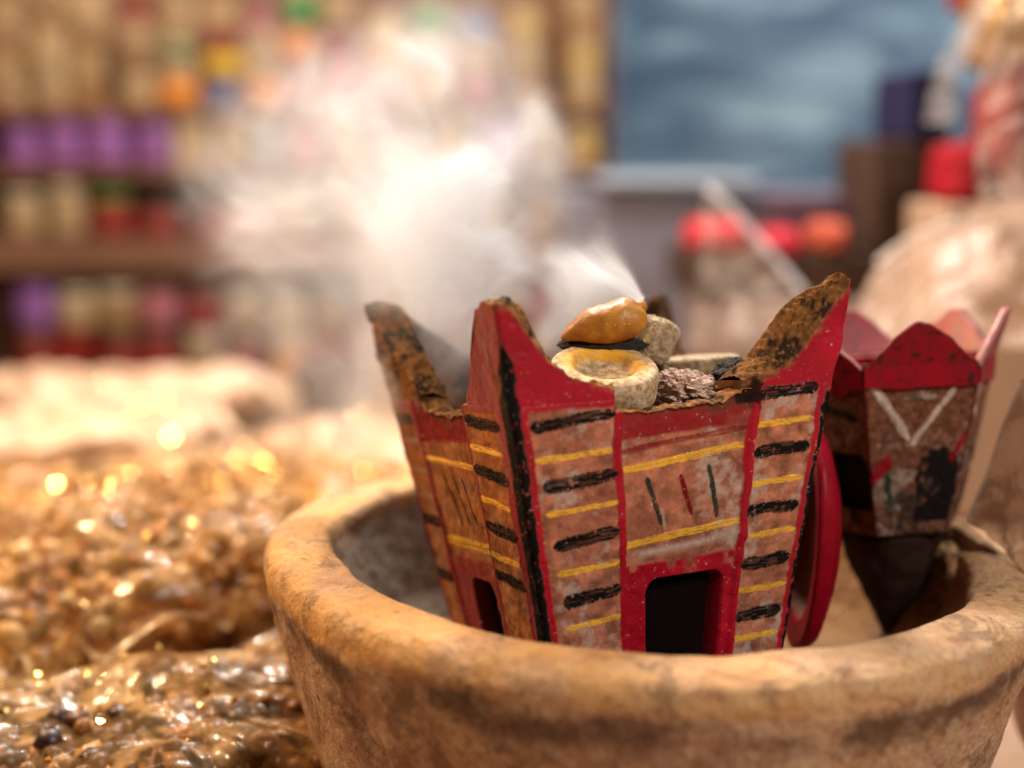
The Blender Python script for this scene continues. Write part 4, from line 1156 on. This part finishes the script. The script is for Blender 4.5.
B_cols = [(14, 'purple'), (58, 'purple'), (103, 'purple'), (147, 'purple'), (190, 'cream'), (228, 'cream'), (266, 'grey'), (306, 'pink'), (350, 'cream'), (400, 'tan'), (450, 'cream'), (500, 'purple'), (545, 'tan'), (585, 'gold')]
for i, (pc, c) in enumerate(B_cols): stack(pc, [(c, 46, 'purple' if c == 'purple' else 'lidc')], Z_B, i, 'second', 41 if c == 'purple' else 34)
C_cols = [(12, 'cream', 'lidc', 50), (57, 'cream', 'lidc', 50), (104, 'red', 'green', 44), (150, 'red', 'lidd', 32), (205, 'red', 'lidd', 34), (245, 'pink', 'lidd', 36), (290, 'cream', 'lidc', 46), (340, 'tan', 'lidc', 46), (390, 'cream', 'lidc', 44), (440, 'red', 'lidd', 40), (490, 'cream', 'lidc', 44), (540, 'tan', 'lidc', 46), (585, 'gold', 'lidc', 48)]
for i, (pc, c, l, h) in enumerate(C_cols): stack(pc, [(c, h, l)], Z_C, i, 'third', 40)
D_cols = [(18, [('red', 64, 'lidd'), ('purple', 46, 'purple')]), (62, [('red', 62, 'lidd'), ('cream', 44)]), (105, [('red', 60, 'lidd'), ('tan', 44)]), (148, [('red', 66, 'lidd'), ('pink', 40, 'lidd')]),
          (192, [('tan', 56), ('red', 46, 'lidd')]), (236, [('red', 60, 'lidd'), ('tan', 44)]), (280, [('orange', 54), ('cream', 48)]), (324, [('red', 58, 'lidd'), ('tan', 44)]), (368, [('pink', 60), ('red', 44, 'lidd')]), (412, [('red', 56, 'lidd'), ('tan', 44)]), (456, [('tan', 60), ('red', 40, 'lidd')]), (500, [('red', 60), ('cream', 40)]), (545, [('tan', 56), ('red', 46)]), (586, [('red', 60), ('gold', 40)])]
for i, (pc, items) in enumerate(D_cols): stack(pc, items, Z_D, i, 'bottom', 40)

# a red bowl and a dark pan on the table before the shelves
def dish(name, px_, py_, Y, wpx, hpx, mat, label, cat):
    Y = 0.226 / math.tan(P + math.atan((py_ - 384) / F))
    r = PX(wpx / 2, Y); h = PX(hpx, Y)
    v, q = lathe(resample([(0.0001, 0), (r * .55, 0), (r * .8, h * .35), (r, h), (r * .94, h), (r * .72, h * .4), (r * .5, h * .12), (0.0001, h * .1)], 50), 60)
    o = link(name, mesh_np(name, v, q), mat); p = W(px_, py_, Y); o.location = (p.x, p.y, 0.003)
    return tag(o, label, cat)
dish('red_bowl', 212, 415, 1.16, 56, 36, mat_col('red_enamel', (0.62, 0.06, 0.03)), 'small red bowl on the table under the smoke', 'bowl')
dish('dark_pot', 338, 440, 1.08, 92, 84, mat_col('dark_iron', (0.09, 0.06, 0.06)), 'dark iron pot on the table behind the smoke', 'pot')

# ---- right background
t = NT('blue_wall_paint'); o = t.obj(); s = t.sep(o)
st = t.noise(t.comb(t.math('MULTIPLY', s[0], 1.0), t.math('MULTIPLY', s[1], 1.0), t.math('MULTIPLY', s[2], 3.2)), 4.6, 5, 0.55, 0.8)
c = t.ramp(st, [(0.36, (0.05, 0.09, 0.145)), (0.5, (0.10, 0.16, 0.225)), (0.62, (0.26, 0.37, 0.42))])
M_BLUE = t.done(t.bsdf(color=c, rough=0.7))
wl = rbox('blue_wall', 3.4, 0.06, 2.2, 0.004, M_BLUE); wl.location = (0.75, 2.35, -0.5)
tag(wl, 'mottled blue wall in the far right background', 'wall')
gl = mat_simple('lilac_grey_paint', (0.15, 0.145, 0.18), 0.5, 0.2, 14)
def box_at(name, x0, y0, x1, y1, Y, depth, mat, label, cat, rz=0, bev=0.003, group=None):
    a = W(x0, y1, Y); b = W(x1, y0, Y)
    o = rbox(name, b.x - a.x, depth, b.z - a.z, bev, mat)
    o.location = ((a.x + b.x) / 2, Y + depth / 2, a.z); o.rotation_euler.z = rz
    return tag(o, label, cat, group)
cnt = empty('counter', (W(690, 400, 1.25).x, 1.25, 0)); tag(cnt, 'lilac grey counter with a pale ledge behind the burner on the right', 'counter')
def cbox(name, x0, y0, x1, y1, Y, depth, mat):
    a = W(x0, y1, Y); b = W(x1, y0, Y)
    o = rbox(name, b.x - a.x, depth, b.z - a.z, .003, mat, cnt); o.location = ((a.x + b.x) / 2 - cnt.location.x, Y + depth / 2 - cnt.location.y, a.z)
cbox('front_panel', 560, 193, 1500, 420, 1.25, 0.25, gl)
cbox('ledge', 600, 176, 760, 187, 1.235, 0.28, mat_simple('pale_ledge', (0.30, 0.34, 0.40), 0.35, 0.1, 10))
M_BRN = mat_simple('dark_brown_card', (0.05, 0.027, 0.018), 0.7, 0.3, 20, spec=0.2)
M_NAVY = mat_simple('navy_card', (0.015, 0.014, 0.05), 0.7, 0.3, 20, spec=0.15)
M_REDP = mat_simple('red_plastic', (0.42, 0.008, 0.018), 0.5, 0.2, 30, 0.0)
box_at('crate', 722, 301, 1010, 474, 1.0, 0.24, mat_simple('pale_crate', (0.30, 0.23, 0.21), 0.7, 0.3, 20), 'pale crate on the table carrying the long brown box and the cartons', 'crate')
box_at('carton', 932, 205, 1075, 520, 0.88, 0.09, mat_simple('tan_card', (0.36, 0.24, 0.16), 0.7, 0.3, 20), 'tall tan carton behind the peach plastic bag at the right edge', 'carton', group='cartons stacked on the right')
box_at('carton', 872, 140, 990, 252, 1.0, 0.12, M_BRN, 'dark brown carton under the navy box on the right', 'carton', 0.0, group='cartons stacked on the right')
box_at('carton', 905, 70, 952, 139, 1.0, 0.08, M_NAVY, 'small navy blue box on top of the brown carton', 'carton', 0.1, group='cartons stacked on the right')
box_at('carton', 776, 196, 870, 252, 1.07, 0.08, mat_simple('plum_card', (0.07, 0.035, 0.055), 0.6, 0.3, 20), 'low dark plum box left of the brown carton', 'carton', -0.05, group='cartons stacked on the right')
box_at('carton', 692, 253.5, 995, 300, 1.005, 0.17, M_BRN, 'long low brown box lying under the plum box', 'carton', 0.0, group='cartons stacked on the right')
def blob(name, px_, py_, Y, w, h, mat, label, cat, seed, dy=0.03, group=None, power=0.65):
    o = link(name, lump(name, PX(w / 2, Y), dy, PX(h / 2, Y), seed, 0.15, 2.2, power=power), mat)
    o.location = W(px_, py_, Y); return tag(o, label, cat, group)
blob('red_packet', 718, 236, 1.05, 66, 34, M_REDP, 'bright red packet left of the low plum box', 'packet', 3, group='red packets on the right')
blob('red_packet', 778, 241, 1.03, 42, 24, M_REDP, 'small red packet against the low plum box', 'packet', 4, group='red packets on the right')
blob('red_packet', 826, 236, 1.03, 34, 32, mat_simple('orange_red', (0.42, 0.08, 0.04), 0.4), 'small orange red packet before the plum box', 'packet', 5, group='red packets on the right')
blob('red_packet', 957, 175, 0.92, 40, 62, mat_simple('deep_red', (0.26, 0.005, 0.012), 0.6, spec=0.2), 'big red packet in front of the brown carton', 'packet', 6, power=0.5, group='red packets on the right')
blob('red_packet', 1010, 136, 0.92, 62, 140, mat_simple('dark_red_packet', (0.22, 0.02, 0.02), 0.4), 'dark red packet inside the tall clear bag at the right edge', 'packet', 7, group='red packets on the right')
blob('gold_packet', 1004, 24, 0.92, 70, 90, mat_simple('gold_wrap', (0.42, 0.24, 0.07), 0.3, 0.5, 30, 0.6, metal=0.5), 'golden wrapped packet at the top right corner', 'packet', 8)
blob('red_ribbon', 970, -4, 0.95, 26, 30, mat_simple('maroon_ribbon', (0.2, 0.01, 0.015), 0.4), 'dark red bow at the top edge on the right', 'ribbon', 9)

# clear film
def mat_film(name, tint, opac, rough=0.12, crest=0.35):
    t = NT(name); o = t.obj()
    n = t.noise(o, 26, 5, 0.6, 0.4); cre = t.math('ABSOLUTE', t.math('SUBTRACT', n, 0.5))
    nb = t.bump(cre, 0.6, 0.008)
    b = t.bsdf(color=tint, rough=0.5, coat=0.4, coat_rough=rough + 0.12, normal=nb, coat_normal=nb)
    tl = t.n('ShaderNodeBsdfTranslucent'); tl.inputs[0].default_value = (*tint, 1); t.l(nb, tl.inputs['Normal'])
    m1 = t.n('ShaderNodeMixShader'); m1.inputs[0].default_value = 0.45; t.l(b.outputs[0], m1.inputs[1]); t.l(tl.outputs[0], m1.inputs[2])
    tr = t.n('ShaderNodeBsdfTransparent'); tr.inputs[0].default_value = (0.97, 0.95, 0.93, 1)
    m2 = t.n('ShaderNodeMixShader'); t.put(m2.inputs[0], t.mapr(cre, 0.0, 0.07, min(1, opac + crest), opac)); t.l(tr.outputs[0], m2.inputs[1]); t.l(m1.outputs[0], m2.inputs[2])
    return t.done(m2.outputs[0])
M_FILM = mat_film('clear_film', (0.75, 0.64, 0.56), 0.06, crest=0.16)
M_FILMP = mat_film('peach_film', (0.62, 0.46, 0.35), 0.34, crest=0.34)
M_FILMC = mat_film('thin_peach_film', (0.62, 0.43, 0.30), 0.42)

def film(name, pts, mat, label, cat, seed, amp=0.012, fq=22, n=70, m=60, thick=0.0004, group=None, edge=None):
    """sheet of film hung over a 4 x 3 net of places in the room"""
    P4 = np.array([[list(p) for p in row] for row in pts])
    R_, C_ = P4.shape[:2]
    u = np.linspace(0, R_ - 1, n); w = np.linspace(0, C_ - 1, m)
    def interp(A, t, axis):
        i = np.clip(np.floor(t).astype(int), 0, A.shape[axis] - 2); f = t - i; f = f * f * (3 - 2 * f) * 0.6 + f * 0.4
        a = np.take(A, i, axis); b = np.take(A, i + 1, axis)
        sh = [1] * A.ndim; sh[axis] = len(t); f = f.reshape(sh)
        return a * (1 - f) + b * f
    G = interp(interp(P4, u, 0), w, 1)
    def rid(f, sd): return 1 - np.abs(2 * fbm(G[..., 0] * f, G[..., 1] * f, G[..., 2] * f, sd, 3) - 1) * 2
    d = rid(fq, seed) * 0.75 + rid(fq * 2.7, seed + 4) * 0.25 - 0.5
    G[..., 1] -= d * amp; G[..., 2] += d * amp * 0.5
    o = link(name, mesh_np(name, G.reshape(-1, 3), grid_quads(n, m)), mat)
    so = o.modifiers.new('thick', 'SOLIDIFY'); so.thickness = thick
    return tag(o, label, cat, group)

film('plastic_bag', [[W(868, 330, .70), W(862, 296, .74), W(880, 262, .80)], [W(940, 345, .66), W(930, 250, .72), W(950, 226, .82)], [W(1010, 350, .66), W(1000, 230, .72), W(1010, 200, .82)], [W(1090, 350, .66), W(1080, 220, .72), W(1080, 190, .82)]],
     M_FILMP, 'wide crumpled peach plastic bag behind the red crowned burner', 'plastic bag', 3, 0.022, fq=10)
film('plastic_bag', [[W(980, 300, .66), W(978, 160, .68), W(984, 40, .72)], [W(1020, 300, .64), W(1020, 150, .66), W(1024, -20, .7)], [W(1100, 300, .66), W(1100, 150, .68), W(1100, -40, .72)]],
     M_FILM, 'tall clear plastic bag standing at the right edge', 'plastic bag', 9, 0.012)
film('plastic_bag', [[W(966, 522, .472), W(992, 455, .470), W(1020, 380, .468)], [W(1000, 552, .450), W(1018, 480, .450), W(1040, 395, .452)], [W(1050, 610, .43), W(1058, 500, .435), W(1070, 400, .44)]],
     M_FILMC, 'crumpled peach plastic film over the right edge of the bowl', 'plastic bag', 15, 0.008)
film('plastic_bag', [[W(925, 120, .84), W(940, 60, .86), W(985, -10, .88)], [W(950, 135, .82), W(960, 70, .84), W(1000, -5, .86)]],
     mat_film('white_film', (0.62, 0.6, 0.63), 0.12, crest=0.14), 'white twisted neck of a clear bag at the upper right', 'plastic bag', 19, 0.012)
film('plastic_sheet', [[W(705, 190, .90), W(700, 260, .88), W(690, 345, .84)], [W(722, 192, .90), W(735, 262, .88), W(740, 345, .84)], [W(806, 300, .86), W(806, 320, .85), W(806, 345, .84)]],
     M_FILM, 'clear plastic sheet with a slanting bright edge behind the burner', 'plastic sheet', 27, 0.006)
# its folded edge
import bmesh
def tube(name, a, b, r, mat, parent=None, bend=0.01):
    n, m = 24, 10
    s = np.linspace(0, 1, n); a = np.array(a); b = np.array(b)
    ctr = a[None] * (1 - s)[:, None] + b[None] * s[:, None]; ctr[:, 2] += bend * np.sin(s * math.pi)
    d = (b - a) / np.linalg.norm(b - a); e1 = np.cross(d, (0, 1, 0)); e1 /= np.linalg.norm(e1); e2 = np.cross(d, e1)
    th = np.linspace(0, 2 * np.pi, m, endpoint=False)
    v = ctr[None] + r * (np.cos(th)[:, None, None] * e1 + np.sin(th)[:, None, None] * e2)
    return link(name, mesh_np(name, v.reshape(-1, 3), grid_quads(m, n, closed_u=True)), mat, parent)
sh = bpy.data.objects['plastic_sheet']
fe = tube('folded_edge', W(708, 186, .895), W(806, 296, .86), PX(3.6, .88), mat_film('white_fold', (0.8, 0.83, 0.9), 0.42), sh, 0.002)

M_HIGHLIGHT = mat_film('fold_highlight', (0.85, 0.78, 0.72), 0.5, crest=0.3)  # pale tubes stand in for thin highlights along the film folds
bags_ = [o for o in bpy.data.objects if o.name.startswith('plastic_bag')]
tube('fold', W(878, 262, .77), W(958, 222, .79), PX(3.0, .78), M_HIGHLIGHT, bags_[0], 0.004)
tube('fold', W(905, 330, .69), W(985, 236, .71), PX(2.2, .70), M_HIGHLIGHT, bags_[0], 0.002)
tube('fold', W(968, 518, .468), W(1021, 384, .464), PX(1.6, .466), M_HIGHLIGHT, bags_[2], -0.002)

# ground below the table and side wall so nothing floats in a void
t = NT('stall_floor'); o = t.obj()
fl = link('ground', plane_grid('ground', -6, 6, -2, 6, -0.85, 4, 4), t.done(t.bsdf(color=t.mix(t.noise(o, 6, 5), (0.16, 0.10, 0.07), (0.3, 0.2, 0.14)), rough=0.8)))
tag(fl, kind='structure')

# ------------------------------------------------------------------ light
w = bpy.data.worlds.new('World'); scene.world = w; w.use_nodes = True
bg = w.node_tree.nodes['Background']; bg.inputs[0].default_value = (0.86, 0.72, 0.64, 1); bg.inputs[1].default_value = 0.04

def area(name, loc, at, size, watts, col, shape='DISK'):
    l = bpy.data.lights.new(name, 'AREA'); l.shape = shape; l.size = size; l.energy = watts; l.color = col
    o = bpy.data.objects.new(name, l); COL.objects.link(o); o.location = loc
    o.rotation_euler = (Vector(at) - Vector(loc)).to_track_quat('-Z', 'Y').to_euler()
    return o
area('back_lamp', (-0.02, 0.95, 0.85), (0.02, 0.5, 0.12), 0.16, 14, (1.0, 0.92, 0.85))
area('warm_lamp', (-0.62, 0.62, 0.62), (-0.06, 0.50, 0.08), 0.10, 7.5, (1.0, 0.66, 0.36))
area('front_lamp', (0.55, -0.15, 0.75), (0.05, 0.42, 0.12), 0.24, 7.4, (1.0, 0.90, 0.80))
area('shelf_lamp', (-0.50, 1.05, 1.25), (-0.5, 2.0, 0.1), 0.35, 18, (1.0, 0.80, 0.66))
area('blue_wall_fill', (0.75, 1.3, 1.3), (0.7, 2.3, 0.3), 0.5, 22, (0.88, 0.95, 1.0))  # added cool light on the blue wall, its source unseen

# ------------------------------------------------------------------ camera
cam = bpy.data.cameras.new('camera'); co = bpy.data.objects.new('camera', cam); COL.objects.link(co)
co.location = CAM; co.rotation_euler = (math.pi / 2 - P, 0, 0)
cam.sensor_width = 36; cam.lens = F / 1024 * 36; cam.clip_start = 0.01; cam.clip_end = 50
cam.dof.use_dof = True; cam.dof.focus_distance = 0.418
cam.dof.aperture_fstop = (cam.lens / 1000) / 0.0134; cam.dof.aperture_blades = 0
scene.camera = co

scene.view_settings.view_transform = 'Standard'; scene.view_settings.look = 'None'
scene.view_settings.exposure = 0.0; scene.view_settings.gamma = 1.0; scene.view_settings.use_curve_mapping = False
scene.render.engine = 'CYCLES'
cy = scene.cycles
cy.use_denoising = True; cy.use_adaptive_sampling = True; cy.adaptive_threshold = 0.02
cy.max_bounces = 8; cy.transparent_max_bounces = 24; cy.volume_bounces = 5
cy.sample_clamp_indirect = 6.0; cy.sample_clamp_direct = 0.0
cy.volume_max_steps = 512
